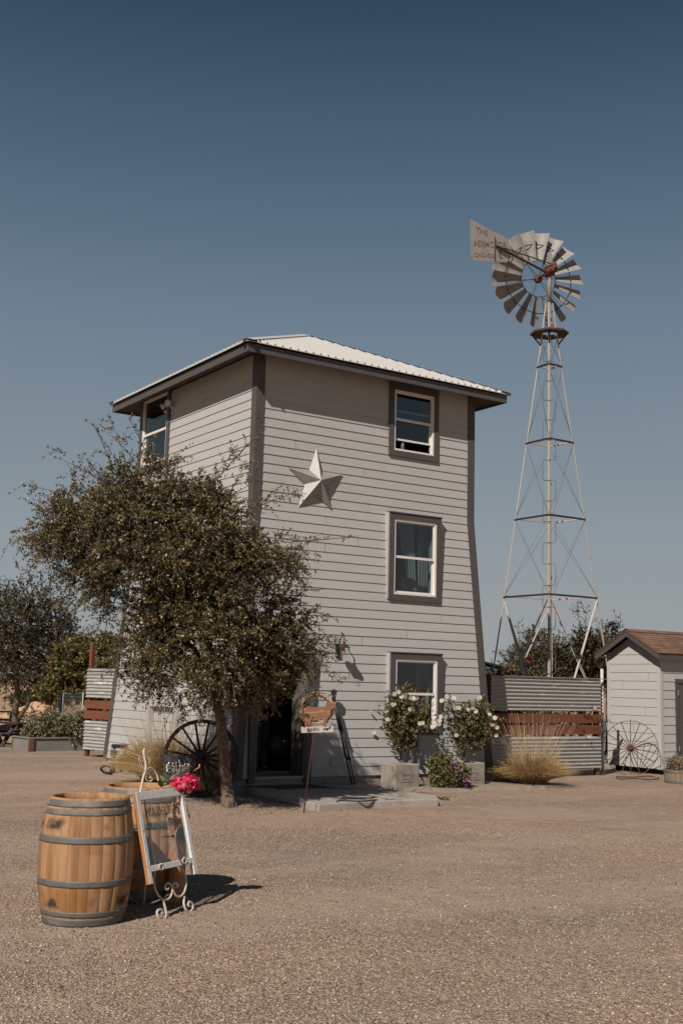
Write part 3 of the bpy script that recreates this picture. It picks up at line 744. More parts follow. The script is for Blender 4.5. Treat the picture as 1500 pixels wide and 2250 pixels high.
# --- the leaning oak in front of the corner
TD = 16.3
def P_(x, y, d=TD, dd=0.0): return atd(x, y, d+dd)
sc_px = TD/FPX
def bl(x, y, rx, ry, dd=0.0, k=1.0, rd=None, d=TD):
    c = atd(x, y, d+dd); r = (rx+ry)/2*d/FPX
    return (c, (max(rx*d/FPX, .1), max(rx*d/FPX, .1) if rd is None else rd, max(ry*d/FPX, .1)), k*rx*ry/10000)
B_ = [bl(265, 1130, 145, 95, -.3, 1.3), bl(345, 1080, 105, 62, -.1, .8), bl(175, 1170, 85, 85, -.3), bl(420, 1165, 125, 95, -.4, 1.1), bl(515, 1195, 100, 78, -.5),
      bl(590, 1215, 60, 50, -.5, .7), bl(365, 1270, 140, 100, -.5, 1.2), bl(225, 1265, 68, 80, -.4, .8), bl(470, 1310, 130, 95, -.5, 1.2), bl(580, 1375, 90, 78, -.15, 1.0, .38), bl(440, 1415, 140, 85, -.6, 1.2),
      bl(545, 1445, 110, 65, -.2, 1.0, .42), bl(345, 1440, 62, 78, -.6, .8), bl(325, 1490, 36, 42, -.6, .5), bl(420, 1495, 78, 48, -.6, .7), bl(595, 1462, 50, 40, -.1, .55, .25), bl(500, 1495, 85, 38, -.5, .65), bl(648, 1400, 40, 58, -.1, .6, .25)]
def keep_main(P):
    f = np.where(P[:, 2] >= ZK, 0, FL*(ZK-P[:, 2])/(ZK-ZB))
    return ~((P[:, 0] > X0T-f-.05) & (P[:, 1] > Y0T-f-.05))
sh = lambda a, b, c_, d_, n, sp=.22, dd=-.3: (P_(a, b, TD, dd), P_(c_, d_, TD, dd), n, sp)
EX = [sh(260, 1050, 205, 930, 14), sh(300, 1020, 245, 930, 12), sh(330, 1010, 288, 925, 10, .16), sh(230, 1060, 125, 990, 14), sh(170, 1090, 55, 1065, 12), sh(150, 1160, 20, 1190, 14), sh(130, 1190, 70, 1240, 8),
      sh(200, 1240, 110, 1290, 10), sh(440, 1080, 520, 985, 12), sh(470, 1060, 575, 930, 16, .2, -.8), sh(380, 1030, 400, 985, 8), sh(540, 1120, 670, 1080, 14, .2, -.8), sh(600, 1170, 685, 1185, 12, .2, -.8), sh(640, 1190, 790, 1183, 5, .08, -.9),
      sh(600, 1300, 720, 1290, 8, .15, -.9), sh(680, 1390, 745, 1410, 8, .15, -.9), sh(690, 1440, 745, 1500, 8, .15, -.9), sh(330, 1530, 290, 1550, 6, .15, -.5), sh(480, 1110, 560, 1040, 10, .18, -.8), sh(400, 1540, 395, 1580, 8, .14, -.6), sh(240, 1080, 190, 1000, 10), sh(280, 1040, 262, 962, 8), sh(200, 1090, 150, 1020, 9), sh(310, 1030, 330, 965, 7), sh(500, 1090, 545, 1010, 10, .16, -.8), sh(560, 1120, 610, 1075, 9, .16, -.8), sh(620, 1200, 700, 1215, 8, .15, -.9), sh(670, 1340, 715, 1350, 7, .14, -.9), sh(120, 1130, 75, 1110, 8), sh(160, 1260, 130, 1330, 8), sh(240, 1340, 200, 1390, 8), sh(290, 1450, 262, 1490, 7, .14, -.5), sh(560, 1530, 575, 1572, 6, .12, -.8), sh(680, 1470, 700, 1530, 7, .14, -.9), sh(430, 1540, 440, 1575, 6, .12, -.6)]
tb = onz(504, 1774)
def tp(x, y, dd=0): return atd(x, y, 16.55+dd)
tree('oak_tree', 'bushy small-leaved tree with a leaning trunk in front of the tower corner', 'tree', tb, B_, 620, LEAF_OAK, .046, .27,
     [([tb+Vector((0, 0, -.05)), tp(500, 1735), tp(493, 1670), tp(485, 1600), tp(478, 1535), tp(470, 1480, -.1), tp(455, 1400, -.2)], .104, .055),
      ([tp(478, 1540), tp(500, 1480, -.2), tp(550, 1420, -.5), tp(600, 1370, -.7)], .05, .015), ([tp(470, 1480, -.1), tp(420, 1420, -.3), tp(360, 1380, -.5), tp(310, 1320, -.5)], .05, .015),
      ([tp(455, 1400, -.2), tp(400, 1290, -.4), tp(340, 1180, -.4), tp(280, 1090, -.3)], .055, .012), ([tp(455, 1400, -.2), tp(470, 1290, -.5), tp(510, 1200, -.7), tp(560, 1150, -.8)], .045, .012),
      ([tp(400, 1290, -.4), tp(300, 1230, -.4), tp(210, 1180, -.4)], .03, .01), ([tp(340, 1180, -.4), tp(360, 1100, -.3), tp(400, 1030, -.3)], .025, .008), ([tb+Vector((0, 0, .1)), tb+Vector((-.09, -.07, -.03))], .06, .04), ([tb+Vector((0, 0, .1)), tb+Vector((.10, -.04, -.03))], .06, .04)],
     .11, nl=19, droop=.35, extra=EX, seed=5, keep=keep_main, updir=.05, clump=(25, 28, (.11, .28)))

# --- background trees, left
d2 = 36.0
def b2(x, y, rx, ry, dd=0, k=1.0, d=d2): return bl(x, y, rx, ry, dd, k, None, d)
t2 = onz(33, 1628); t2 = Vector((atd(33, 1600, d2).x, atd(33, 1600, d2).y, 0))
q2 = lambda x, y, dd=0: atd(x, y, d2+dd)
EX2 = [(q2(60+i*17, 1330+abs(i-2)*6), q2(40+i*24, 1235+abs(i-1)*14), 9, .45) for i in range(-4, 7)]
EX2 += [(q2(110, 1500), q2(120, 1550), 6, .3), (q2(15, 1510), q2(12, 1555), 6, .3), (q2(22, 1560), q2(22, 1598), 5, .15)]
tree('spreading_tree', 'dark feathery tree with a forked trunk behind the picnic table', 'tree', t2,
     [b2(20, 1380, 80, 70, 0, 1.2), b2(90, 1390, 70, 60, 0, 1.2), b2(-60, 1400, 70, 70), b2(60, 1450, 95, 55, 0, 1.3), b2(130, 1420, 45, 60, 0, 1), b2(0, 1480, 60, 35), b2(100, 1490, 60, 30), b2(150, 1480, 35, 35), b2(60, 1330, 50, 45, 0, .7), b2(-40, 1470, 50, 40)],
     560, LEAF_DK, .10, .58, [([t2, q2(35, 1560), q2(40, 1520), q2(32, 1470), q2(20, 1420)], .125, .06), ([q2(38, 1580), q2(58, 1555), q2(72, 1520), q2(85, 1480), q2(95, 1430)], .075, .04)], .2, nl=12, droop=.1, extra=EX2, seed=9, updir=.6)
d3 = 33.0
q3 = lambda x, y, dd=0: atd(x, y, d3+dd)
t3 = Vector((q3(215, 1500).x, q3(215, 1500).y, 0))
tree('leafy_tree', 'sunlit yellow green tree behind the rust red post and metal screen', 'tree', t3,
     [bl(225, 1450, 70, 45, 0, 1.2, None, d3), bl(170, 1455, 50, 45, 0, 1, None, d3), bl(270, 1470, 55, 45, 0, 1, None, d3), bl(160, 1505, 45, 30, 0, 1, None, d3), bl(120, 1520, 28, 22, 0, 1, None, d3), bl(240, 1510, 60, 40, 0, 1, None, d3), bl(250, 1560, 60, 40, 0, .7, None, d3)],
     1500, LEAF_YG, .10, .35, [([t3, q3(218, 1520), q3(220, 1470)], .14, .05), ([q3(218, 1540), q3(180, 1500), q3(160, 1470)], .08, .03), ([q3(218, 1530), q3(255, 1490)], .08, .03)], .1, nl=11, droop=.1, seed=11, asp=.7)
# --- behind the right screen
def backtree(name, label, spots, d, leaf, base_px, seed, ls=.075, dens=1500, ex=None, twl=.35, cat='tree', asp=.5):
    q = lambda x, y: atd(x, y, d)
    b = q(base_px, 1490); b = Vector((b.x, b.y, 0))
    lim = [([b, q(base_px, 1500), q(spots[0][0], spots[0][1])], .10, .03)]
    for s_ in spots[1:3]: lim.append(([q(base_px, 1520), q((base_px+s_[0])/2, (1500+s_[1])/2), q(s_[0], s_[1])], .06, .02))
    e = [(q(a, b_), q(c_, d_), n, sp) for a, b_, c_, d_, n, sp in (ex or [])]
    return tree(name, label, cat, b, [bl(x, y, rx, ry, 0, k, None, d) for x, y, rx, ry, k in spots], dens, leaf, ls, twl, lim, .1, nl=11, droop=.08, extra=e, seed=seed, updir=.5, asp=asp)
backtree('slender_tree', 'loose green tree between the windmill legs left of the centre pole', [(1180, 1430, 32, 40, 1), (1160, 1470, 50, 40, 1.1), (1140, 1500, 40, 25, 1), (1195, 1480, 40, 40, 1)], 33, LEAF_MID, 1170, 21,
         ex=[(1145, 1440, 1138, 1375, 8, .35), (1160, 1430, 1165, 1395, 6, .3), (1130, 1470, 1100, 1435, 9, .35), (1175, 1400, 1195, 1385, 6, .3)])
backtree('slender_tree', 'dense dark green tree right of the centre pole with two tall spires', [(1290, 1440, 35, 45, 1.2), (1270, 1470, 60, 45, 1.4), (1250, 1490, 50, 40, 1.3), (1310, 1460, 30, 45, 1), (1225, 1440, 22, 30, .7), (1330, 1480, 30, 40, 1)], 31, LEAF_MID, 1275, 22, dens=1800,
         ex=[(1275, 1400, 1268, 1325, 9, .3), (1285, 1390, 1285, 1330, 8, .3), (1300, 1420, 1290, 1370, 8, .3), (1235, 1430, 1235, 1385, 6, .25)])
backtree('slender_tree', 'thin leafy tree with upright shoots rising behind the shed roof peak', [(1335, 1415, 20, 25, 1), (1345, 1395, 14, 18, 1), (1330, 1450, 22, 30, 1)], 34, LEAF_MID, 1335, 23, ex=[(1340, 1400, 1358, 1345, 10, .25), (1325, 1400, 1318, 1362, 6, .25), (1350, 1390, 1352, 1370, 5, .2)])
# bougainvillea by the fence: leaves and magenta bracts
PINKM = leafmat('magenta_bracts', [(0, (0.18, 0.012, 0.03)), (0.5, (0.33, 0.025, 0.06)), (1, (0.42, 0.06, 0.07))], .35, .6)
def flowers_on(root, rg, C, n, size, spread, m_, name='flowers', asp=.9):
    for c in C:
        S = np.repeat(np.array(c)[None], n, 0)+np.clip(rg.normal(size=(n, 3)), -1.2, 1.2)*spread*.8
        V, F, _, _ = twig_leaves(rg, S, rg.normal(size=S.shape), np.full(len(S), .01), 3, size, 0, spread=1.5, asp=asp)
        mesh_np('flower_cluster', V-np.array(root.location), F, m_, root)
bt = backtree('bougainvillea', 'red flowered bougainvillea behind the left end of the metal screen', [(1085, 1540, 26, 60, 1.2), (1120, 1570, 40, 50, 1), (1068, 1520, 10, 40, .7), (1170, 1600, 60, 50, 1), (1250, 1600, 60, 50, 1)], 24.6, LEAF_DK, 1090, 25, ls=.06, dens=700, cat='climbing shrub')
rgf = np.random.default_rng(3)
flowers_on(bt, rgf, [atd(x, y, 24.3) for x, y in ((1068, 1495), (1067, 1510), (1070, 1535), (1068, 1560), (1110, 1590), (1125, 1591), (1100, 1615), (1095, 1589), (1075, 1545), (1140, 1590), (1290, 1590), (1310, 1610))], 16, .05, .05, PINKM)
bt = backtree('bougainvillea', 'red and orange tipped bush showing just above the screen left of the windmill', [(1125, 1500, 28, 22, 1.2), (1150, 1505, 25, 25, 1)], 29, LEAF_YG, 1135, 27, ls=.06, dens=1000, twl=.25, cat='climbing shrub')
flowers_on(bt, rgf, [atd(x, y, 28.8) for x, y in ((1160, 1445), (1165, 1448), (1158, 1451), (1130, 1478), (1120, 1482), (1135, 1470), (1142, 1482), (1133, 1465))], 7, .045, .045, PINKM)
# far shrubs on the dry field
for i, (x, y, rx, ry, d, lb) in enumerate([(50, 1546, 22, 12, 70, 'low green shrub on the dry field right of the forked trunk'), (82, 1548, 26, 14, 72, 'brown tinged shrub on the dry field left of the wire gate'), (110, 1535, 22, 12, 80, 'farthest small shrub on the dry field behind the tree fork')]):
    c = atd(x, y, d); b = Vector((c.x, c.y, 0)); rg = np.random.default_rng(40+i)
    zz = max(c.z, ry*d/FPX); t = thing('field_shrub', lb, 'shrub', b, 0, 'shrubs on the dry field')
    S, D = blob_twigs(rg, [((c.x, c.y, zz), (rx*d/FPX, rx*d/FPX, ry*d/FPX), 1)], 500)
    V, F, W_, G_ = twig_leaves(rg, S, D, np.full(len(S), .4), 8, .14, .1)
    V[:, 2] = np.maximum(V[:, 2], 0.01)
    mesh_np('foliage', V-np.array(b), F, [LEAF_MID, LEAF_YG, LEAF_DK][i], t)
    mb = MB(); mb.tube([b, b+Vector((0, 0, zz*.8))], .06, 6); mb.build('stem', BARK, t)

def grass_clump(name, label, c, r0, hgt, n, seed, m_, stalks=120, keep=None, wid=.006, flat=1.0):
    rg = np.random.default_rng(seed); t = thing(name, label, 'ornamental grass', c, 0, 'clumps of dry ornamental grass')
    def blades(n, L0, L1, spread, droop, wd, k=6):
        a = rg.random(n)*6.283; rr = r0*np.sqrt(rg.random(n))*.55
        S = np.stack([np.cos(a)*rr, np.sin(a)*rr, np.zeros(n)], 1)
        a2 = a+rg.normal(size=n)*.5; tl = spread*(0.15+0.85*rg.random(n)**.8)
        D = unit(np.stack([np.cos(a2)*tl, np.sin(a2)*tl, np.ones(n)], 1)); L = L0+(L1-L0)*rg.random(n)
        ts = np.linspace(0, 1, k)[None]; hd = np.stack([np.cos(a2), np.sin(a2), np.zeros(n)], 1)
        P = S[:, None]+D[:, None]*(L[:, None]*ts)[..., None]+hd[:, None]*(droop*tl[:, None]*L[:, None]*ts**2.2)[..., None]-np.array([0, 0, 1.])*(droop*tl[:, None]*L[:, None]*ts**2.5)[..., None]
        P[..., 2] = np.maximum(P[..., 2], .012*rg.random((n, 1)))
        sd = unit(np.cross(D, rg.normal(size=(n, 3))))[:, None]*(wd*(1-ts*.75))[..., None]
        V = np.stack([P-sd, P+sd], 2)+np.array(c)
        if keep is not None: V = V[keep(V[:, k//2, 0]) & keep(V[:, -1, 0])]
        q = np.array([[2*i, 2*i+1, 2*i+3, 2*i+2] for i in range(k-1)])
        return V.reshape(-1, 3), (q[None]+2*k*np.arange(len(V))[:, None, None]).reshape(-1, 4)
    V, F = blades(n, hgt*.5, hgt*.95, .80, .55, wid); mesh_np('blades', V-np.array(c), F, m_, t)
    V, F = blades(stalks, hgt*1.0, hgt*1.75, .60, .12, wid*.62); mesh_np('seed_stalks', V-np.array(c), F, STRAW2, t)
    return t
STRAW = leafmat('straw_blades', [(0, (0.26, 0.17, 0.07)), (0.4, (0.46, 0.31, 0.14)), (0.85, (0.60, 0.44, 0.23)), (1, (0.27, 0.24, 0.09))], .35, .6)
STRAW2 = leafmat('straw_stalks', [(0, (0.38, 0.28, 0.16)), (1, (0.52, 0.41, 0.26))], .2, .6)
STRAWG = leafmat('greenish_blades', [(0, (0.11, 0.10, 0.045)), (0.6, (0.24, 0.19, 0.09)), (1, (0.40, 0.31, 0.16))], .3, .6)
grass_clump('grass_clump', 'big golden grass clump in front of the right corrugated screen', onz(1168, 1728), .36, .80, 5200, 31, STRAW, 420, keep_main, .0055)
grass_clump('grass_clump', 'golden grass clump against the left tower wall behind the barrels', Vector((8.62, 18.45, 0)), .34, 1.0, 4200, 32, STRAW, 160, keep_main, .006)
grass_clump('grass_clump', 'pale grass growing behind the wagon wheel by the tower wall', Vector((8.45, 17.35, 0)), .30, 1.05, 2600, 33, STRAW, 160, keep_main, .0055)
grass_clump('grass_clump', 'short grass tuft at the foot of the wagon wheel', onz(432, 1748)+Vector((0, 0, 0)), .16, .30, 900, 34, STRAW, 20, None, .004)
grass_clump('grass_clump', 'shaded grass between the two concrete planters', Vector((13.15, 16.2, 0)), .20, .42, 1000, 35, STRAWG, 40, keep_main, .0045)
grass_clump('grass_clump', 'shaded grass between the right planter and the metal screen', Vector((14.62, 16.55, 0)), .22, .62, 1400, 36, STRAWG, 60, keep_main, .0045)

# ---------------------------------------------------------------- windmill
WB = Vector((19.344, 20.118, 0))
wl = thing('windmill', 'tall farm windmill on a pale lattice tower with lettered tail vane', 'windmill', WB)
WPAINT = mat('cream_windmill_paint', (0.38, 0.35, 0.315), 0.65, 0.0, c2=(0.40, 0.35, 0.30), ns=5, amt=.5, c3=(0.22, 0.13, 0.08), c3s=7, c3t=(0.63, 0.72))
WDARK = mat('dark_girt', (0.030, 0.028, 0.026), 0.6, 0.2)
WIRE = mat('brace_wire', (0.13, 0.12, 0.115), 0.5, 0.5)
def hs_(z): return (1.70-(z/3.93)*.59 if z < 3.93 else 1.11-(z-3.93)*.1435)/math.sqrt(2)*.98
def corner(z, i): sx, sy = ((-1,-1),(1,-1),(1,1),(-1,1))[i]; h = max(hs_(z), .07); return WB+Vector((sx*h, sy*h, z))
LV = [0.0, 3.93, 5.80, 7.67, 9.57, 11.15]
for i in range(4):
    mb = MB(); sx, sy = ((-1,-1),(1,-1),(1,1),(-1,1))[i]
    for a, b in zip(LV[:-1], LV[1:]):
        A_, B2 = corner(a, i), corner(b, i)
        w_ = .021
        for dx, dy in ((1, 0), (0, 1)):           # angle iron: two flanges
            o1 = Vector((-sx*w_*dx, -sy*w_*dy, 0)); P1 = [A_, A_+o1*2, A_+o1*2+Vector((-sx*.005*dy, -sy*.005*dx, 0)), A_+Vector((-sx*.005*dy, -sy*.005*dx, 0))]
            P2 = [p+(B2-A_) for p in P1]; mb.hexa(P1+P2)
    mb.build('leg', WPAINT, wl)
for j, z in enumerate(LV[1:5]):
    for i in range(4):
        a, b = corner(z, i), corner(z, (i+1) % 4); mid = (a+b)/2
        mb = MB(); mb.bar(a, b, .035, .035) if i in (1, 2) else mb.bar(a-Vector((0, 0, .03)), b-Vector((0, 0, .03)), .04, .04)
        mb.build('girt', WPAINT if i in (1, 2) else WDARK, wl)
for a, b in zip(LV[1:5], LV[2:5]+[10.3]):
    for i in range(4):
        j = (i+1) % 4; mb = MB(); mb.tube([corner(a, i), corner(b-.03, j)], .0042, 4); mb.tube([corner(a, j), corner(b-.03, i)], .0042, 4); mb.build('brace_wire', WIRE, wl)
for i in range(4):
    j = (i+1) % 4; mb = MB(); mb.bar(corner(.1, i), corner(3.88, j), .05, .012); mb.bar(corner(.1, j)+Vector((.02, .02, 0)), corner(3.88, i)+Vector((.02, .02, 0)), .05, .012); mb.build('strut', WPAINT, wl)
mb = MB(); c0 = corner(1, 0)                                                     # ladder: alternating step loops on the near leg
z = 1.6; k = 0
while z < 9.9:
    p = corner(z, 0); q = corner(z+.50, 0); dv = Vector((math.sin(R(45)), -math.cos(R(45)), 0))*(1 if k % 2 else -1)
    mb.tube([p, p+dv*.13, p+dv*.145+Vector((0, 0, .04)), q+dv*.145-Vector((0, 0, .04)), q+dv*.13, q], .007, 4); z += .50; k += 1
mb.build('ladder', WIRE, wl)
mb = MB(); mb.tube([WB, WB+Vector((0, 0, 9.0)), WB+Vector((0, 0, 11.7))], [.034, .030, .028], 8); mb.build('centre_pipe', WPAINT, wl)
mb = MB(); zP = 10.36                                                            # hexagonal timber platform with open middle
for i in range(4):
    for s_ in (0, 1):
        a0 = R(90*i+45*s_+0); a1 = a0+R(45); r0, r1 = .20, .47
        V_ = [WB+Vector((math.cos(a)*r, math.sin(a)*r, zP+dz)) for dz in (0, .045) for a, r in ((a0, r0), (a0, r1), (a1, r1), (a1, r0))]
        mb.hexa([V_[0], V_[1], V_[2], V_[3], V_[4], V_[5], V_[6], V_[7]])
mb.build('platform', mat('platform_timber', (0.085, 0.055, 0.04), .9, c2=(.045, .03, .024), ns=10, bump=.4, bs=40), wl)
for i in range(4):
    mb = MB(); mb.bar(corner(10.1, i), WB+(corner(zP, i)-WB-Vector((0, 0, zP))).normalized()*.42+Vector((0, 0, zP)), .03, .03); mb.build('bracket', WDARK, wl)
HC = WB+Vector((0, 0, 12.0))
va = math.atan2(WB.y, WB.x)
fw_ = Vector((math.cos(va), math.sin(va), 0)); lf_ = Vector((-math.sin(va), math.cos(va), 0))
ax = (fw_*math.cos(R(26))+lf_*math.sin(R(26))+Vector((0, 0, .02))).normalized()   # wheel axis, pointing away
HB = HC+ax*.62+Vector((0, 0, -.02))
mb = MB()
mb.lathe([(.001, -.34), (.07, -.33), (.09, -.25), (.085, -.1), (.10, 0), (.10, .12), (.06, .2), (.001, .21)], 12, HC+Vector((0, 0, -.05)), ax)
mb.box(tuple(HC+Vector((-.10, -.10, -.12))), tuple(HC+Vector((.10, .10, .10))))
mb.tube([HC+ax*.1, HB+ax*.05], .035, 8)
mb.lathe([(.001, -.05), (.10, -.05), (.11, 0), (.10, .06), (.001, .07)], 12, HB, ax)
mb.ball(HC-ax*.25+Vector((0, 0, .06)), .085, 8, 5); mb.ball(HC-ax*.33+Vector((0, 0, -.02)), .06, 8, 5)
mb.build('gearbox', REDP, wl)
mb = MB(); mb.tube([HC+Vector((0, 0, -.8)), HC+Vector((0, 0, -.1))], .05, 8); mb.build('mast_pipe', mat('brown_mast', (.13, .09, .07), .8, c2=(.30, .25, .2), ns=9, amt=.5), wl)
e1 = ax.cross(Vector((0, 0, 1))).normalized(); e2 = e1.cross(ax).normalized()
wheel = bpy.data.objects.new('wind_wheel', None)
RO, RI = 1.22, .47
def onw(a, r, o=0): return HB+(e1*math.cos(a)+e2*math.sin(a))*r+ax*o
mb = MB(); mb.tube([onw(2*math.pi*k/48, RI) for k in range(48)], .010, 5, closed=True); mb.tube([onw(2*math.pi*k/48, .90) for k in range(48)], .012, 5, closed=True)
wh = mb.build('wind_wheel', WDARK, wl)
mb = MB()
for k in range(6):
    a = 2*math.pi*k/6+.2; mb.tube([HB-ax*.05+(e1*math.cos(a)+e2*math.sin(a))*.09, onw(a+.05, .90)], .007, 4); mb.tube([HB+ax*.05+(e1*math.cos(a)+e2*math.sin(a))*.09, onw(a-.05, .90)], .007, 4)
mb.build('spokes', WDARK, wh)
proto = None
tw = -R(33)
for k in range(18):
    a = 2*math.pi*k/18+.1; rad = e1*math.cos(a)+e2*math.sin(a); tan = ax.cross(rad).normalized()
    mb = MB(); NR, NC = 6, 5; g0 = []
    for i in range(NR+1):
        f = i/NR; r = RI-.02+(RO-RI+.02)*f; wd = .14+(.40-.14)*f
        ch = (tan*math.cos(tw)+ax*math.sin(tw)); nn = (ax*math.cos(tw)-tan*math.sin(tw))
        for j in range(NC+1):
            s_ = j/NC-.5; cur = .16*wd*(1-4*s_*s_); g0.append(HB+rad*(r+.02*math.cos(s_*3)*f)+ch*(wd*s_)+nn*cur)
    b0 = len(mb.v); mb.v += g0+[p+nn*.003 for p in g0]; N_ = len(g0)
    for i in range(NR):
        for j in range(NC):
            q = i*(NC+1)+j; mb.f.append((q, q+1, q+NC+2, q+NC+1)); mb.smooth.append(True)
            mb.f.append((N_+q+NC+1, N_+q+NC+2, N_+q+1, N_+q)); mb.smooth.append(True)
    mb.build('blade', GALV, wh)
# tail: boom and vane in a vertical plane swung towards the camera
ta = R(50); td = (lf_*math.cos(ta)-fw_*math.sin(ta)).normalized(); tn = td.cross(Vector((0, 0, 1))).normalized()
if tn.dot(CAM-HC) < 0: tn = -tn
def onT(x, y):
    v = ray(x, y); t_ = (HC-CAM).dot(tn)/v.dot(tn); return CAM+v*t_
vp = [onT(*p) for p in ((1033.4, 480.4), (1075, 504), (1115, 523), (1124, 547), (1120, 566), (1113, 576), (1070, 573.5), (1035, 571.6))]
mb = MB(); n_ = len(vp); mb.v += vp+[p-tn*.006 for p in vp]; mb.f += [tuple(range(n_)), tuple(range(2*n_-1, n_-1, -1))]; mb.smooth += [False]*2
for i in range(n_): j = (i+1) % n_; mb.f.append((i, n_+i, n_+j, j)); mb.smooth.append(False)
vane = mb.build('tail_vane', mat('rust_streaked_tin', (0.37, 0.34, 0.31), .7, .1, c2=(.27, .245, .22), ns=5, amt=.6, stretch=(3, 3, .5), c3=(.22, .12, .075), c3s=3, c3t=(.56, .7)), wl)
LET = mat('vane_lettering', (0.13, 0.075, 0.06), .8, c2=(0.24, 0.19, 0.16), ns=14, amt=.5)
def vt(txt, x0, y0, x1, y1, hpx):
    a, b = onT(x0, y0), onT(x1, y1); u = (b-a); L = u.length; u.normalize(); v_ = tn.cross(u).normalized(); v_ = v_ if v_.z > 0 else -v_
    h = (onT((x0+x1)/2, (y0+y1)/2-hpx/2)-onT((x0+x1)/2, (y0+y1)/2+hpx/2)).length
    V, F = text_mesh(txt, 1.0, .01, .006); xs = [p.x for p in V]; ys = [p.y for p in V]; w_ = max(xs)-min(xs); hh = max(ys)-min(ys); cx, cy = (max(xs)+min(xs))/2, (max(ys)+min(ys))/2
    mb.add([(a+b)/2+u*((p.x-cx)/w_*L)+v_*((p.y-cy)/hh*h)+tn*.004+tn*p.z*.2 for p in V], F)
mb = MB()
vt('THE', 1045, 504, 1071, 512, 12); mb.build('lettering', LET, vane); mb = MB(); vt('AERMOTOR', 1039, 534, 1113, 538, 13); mb.build('lettering', LET, vane); mb = MB(); vt('CHICAGO', 1042, 559, 1084, 562, 9); mb.build('lettering', LET, vane); mb = MB(); vt('C', 1095, 557, 1100, 557.5, 7)
cc = onT(1099, 557.5); u_ = td; mb.tube([cc+tn*.006+(td*math.cos(k*.26-2.4)*.078+Vector((0, 0, 1))*math.sin(k*.26-2.4)*.088) for k in range(19)], .008, 4)
mb.build('lettering', LET, vane)
mb = MB(); mb.bar(onT(1087, 540)+tn*.04, HC-Vector((0, 0, .12))+tn*.04, .05, .035); mb.bar(onT(1102, 545)+tn*.05, HC+tn*.05+Vector((0, 0, .16)), .022, .022); mb.bar(onT(1087, 520)+tn*.012, onT(1086, 573)+tn*.012, .012, .012)
mb.tube([onT(1156, 560)+tn*.05, onT(1157, 573)+tn*.05], .01, 5)
mb.build('tail_boom', mat('dark_boom', (0.03, 0.02, 0.017), .7, c2=(.07, .04, .03), ns=12), wl)
mb = MB(); sp_ = onT(1212, 575)+ax*.12; mb.hexa([sp_+e1*a+ax*.0+e2*b+ax*c for c in (0, .006) for a, b in ((-.10, -.30), (.10, -.30), (.06, .28), (-.06, .28))]); mb.build('spill_vane', GALV, wl)

# ---------------------------------------------------------------- corrugated screens
def corr_panel(mb, A, B, z0, z1, n, pitch=.074, amp=.016, th=.003):
    """horizontal corrugations from A to B"""
    A = Vector(A); B = Vector(B); rows = []; k = int((z1-z0)/pitch*8)
    for i in range(k+1):
        z = z0+(z1-z0)*i/k; o = amp*math.sin(2*math.pi*(z-z0)/pitch); rows.append((z, o))
    b = len(mb.v); M_ = 1
    for z, o in rows:
        for t_ in (0, 1):
            p = A.lerp(B, t_); mb.v.append(Vector((p.x, p.y, z))+n*o)
    for z, o in rows:
        for t_ in (0, 1):
            p = A.lerp(B, t_); mb.v.append(Vector((p.x, p.y, z))+n*(o-th))
    K_ = 2*(k+1)
    for i in range(k):
        mb.f.append((b+2*i, b+2*i+1, b+2*i+3, b+2*i+2)); mb.f.append((b+K_+2*i+2, b+K_+2*i+3, b+K_+2*i+1, b+K_+2*i)); mb.smooth += [True]*2
def screen(name, label, A, B, n, post_a, post_b, sx=0.0):
    t = thing(name, label, 'fence', ((A+B)/2).to_2d().to_3d(), 0); n = n.normalized(); d = (B-A).normalized(); up = Vector((0, 0, 1))
    for z0, z1 in ((1.315, 1.985), (.15, .80)):
        mb = MB(); corr_panel(mb, A, B, z0, z1, n); mb.build('corrugated_panel', CORR, t)
    for z0, z1 in ((1.075, 1.255), (.845, 1.03)):
        mb = MB(); c = (A+B)/2; mb.obox(Vector((c.x, c.y, (z0+z1)/2))-n*.01, d, up, n, (B-A).length/2+.03, (z1-z0)/2, .018); mb.build('board', RUSTW, t, bevel=.003)
    for P, h in ((A, post_a), (B, post_b)):
        mb = MB(); mb.obox(Vector((P.x, P.y, h/2-.02))-n*.085+(d if P is A else -d)*.045, d, up, n, .047, h/2+.02, .047); mb.build('post', RUSTW, t, bevel=.004)
    for z in (1.93, 1.36, .74, .2):
        mb = MB(); c = (A+B)/2; mb.obox(Vector((c.x, c.y, z))-n*.055, d, up, n, (B-A).length/2, .03, .018); mb.build('rail', RUSTW, t)
    return t
fr = screen('metal_screen', 'corrugated metal and red board screen between tower and shed', Vector((15.24, 17.5, 0)), Vector((18.27, 17.5, 0)), Vector((0, -1, 0)), 1.99, 1.97)
mb = MB(); mb.box((15.24, 17.47, 1.986), (18.45, 17.53, 2.0)); mb.build('cap_strip', GALV, fr)
p = onY(1307, 1557, 17.48); mb = MB(); mb.box((p.x-.055, 17.478, p.z-.035), (p.x+.055, 17.485, p.z+.035)); mb.build('sticker', mat('faded_sticker', (.5, .40, .36), .6, c2=(.42, .25, .22), ns=25), fr)
aa = R(104); A0 = Vector((onz(181, 1662).x, onz(181, 1662).y, 0)); Bq = A0-Vector((math.cos(aa), math.sin(aa), 0))*3.2
nl_ = Vector((-math.sin(aa), math.cos(aa), 0)); nl_ = nl_ if nl_.dot(CAM-A0) > 0 else -nl_
lfc = screen('metal_screen', 'corrugated metal and red board screen with tall post left of the tower', A0, Bq, nl_, 2.58, 1.98)
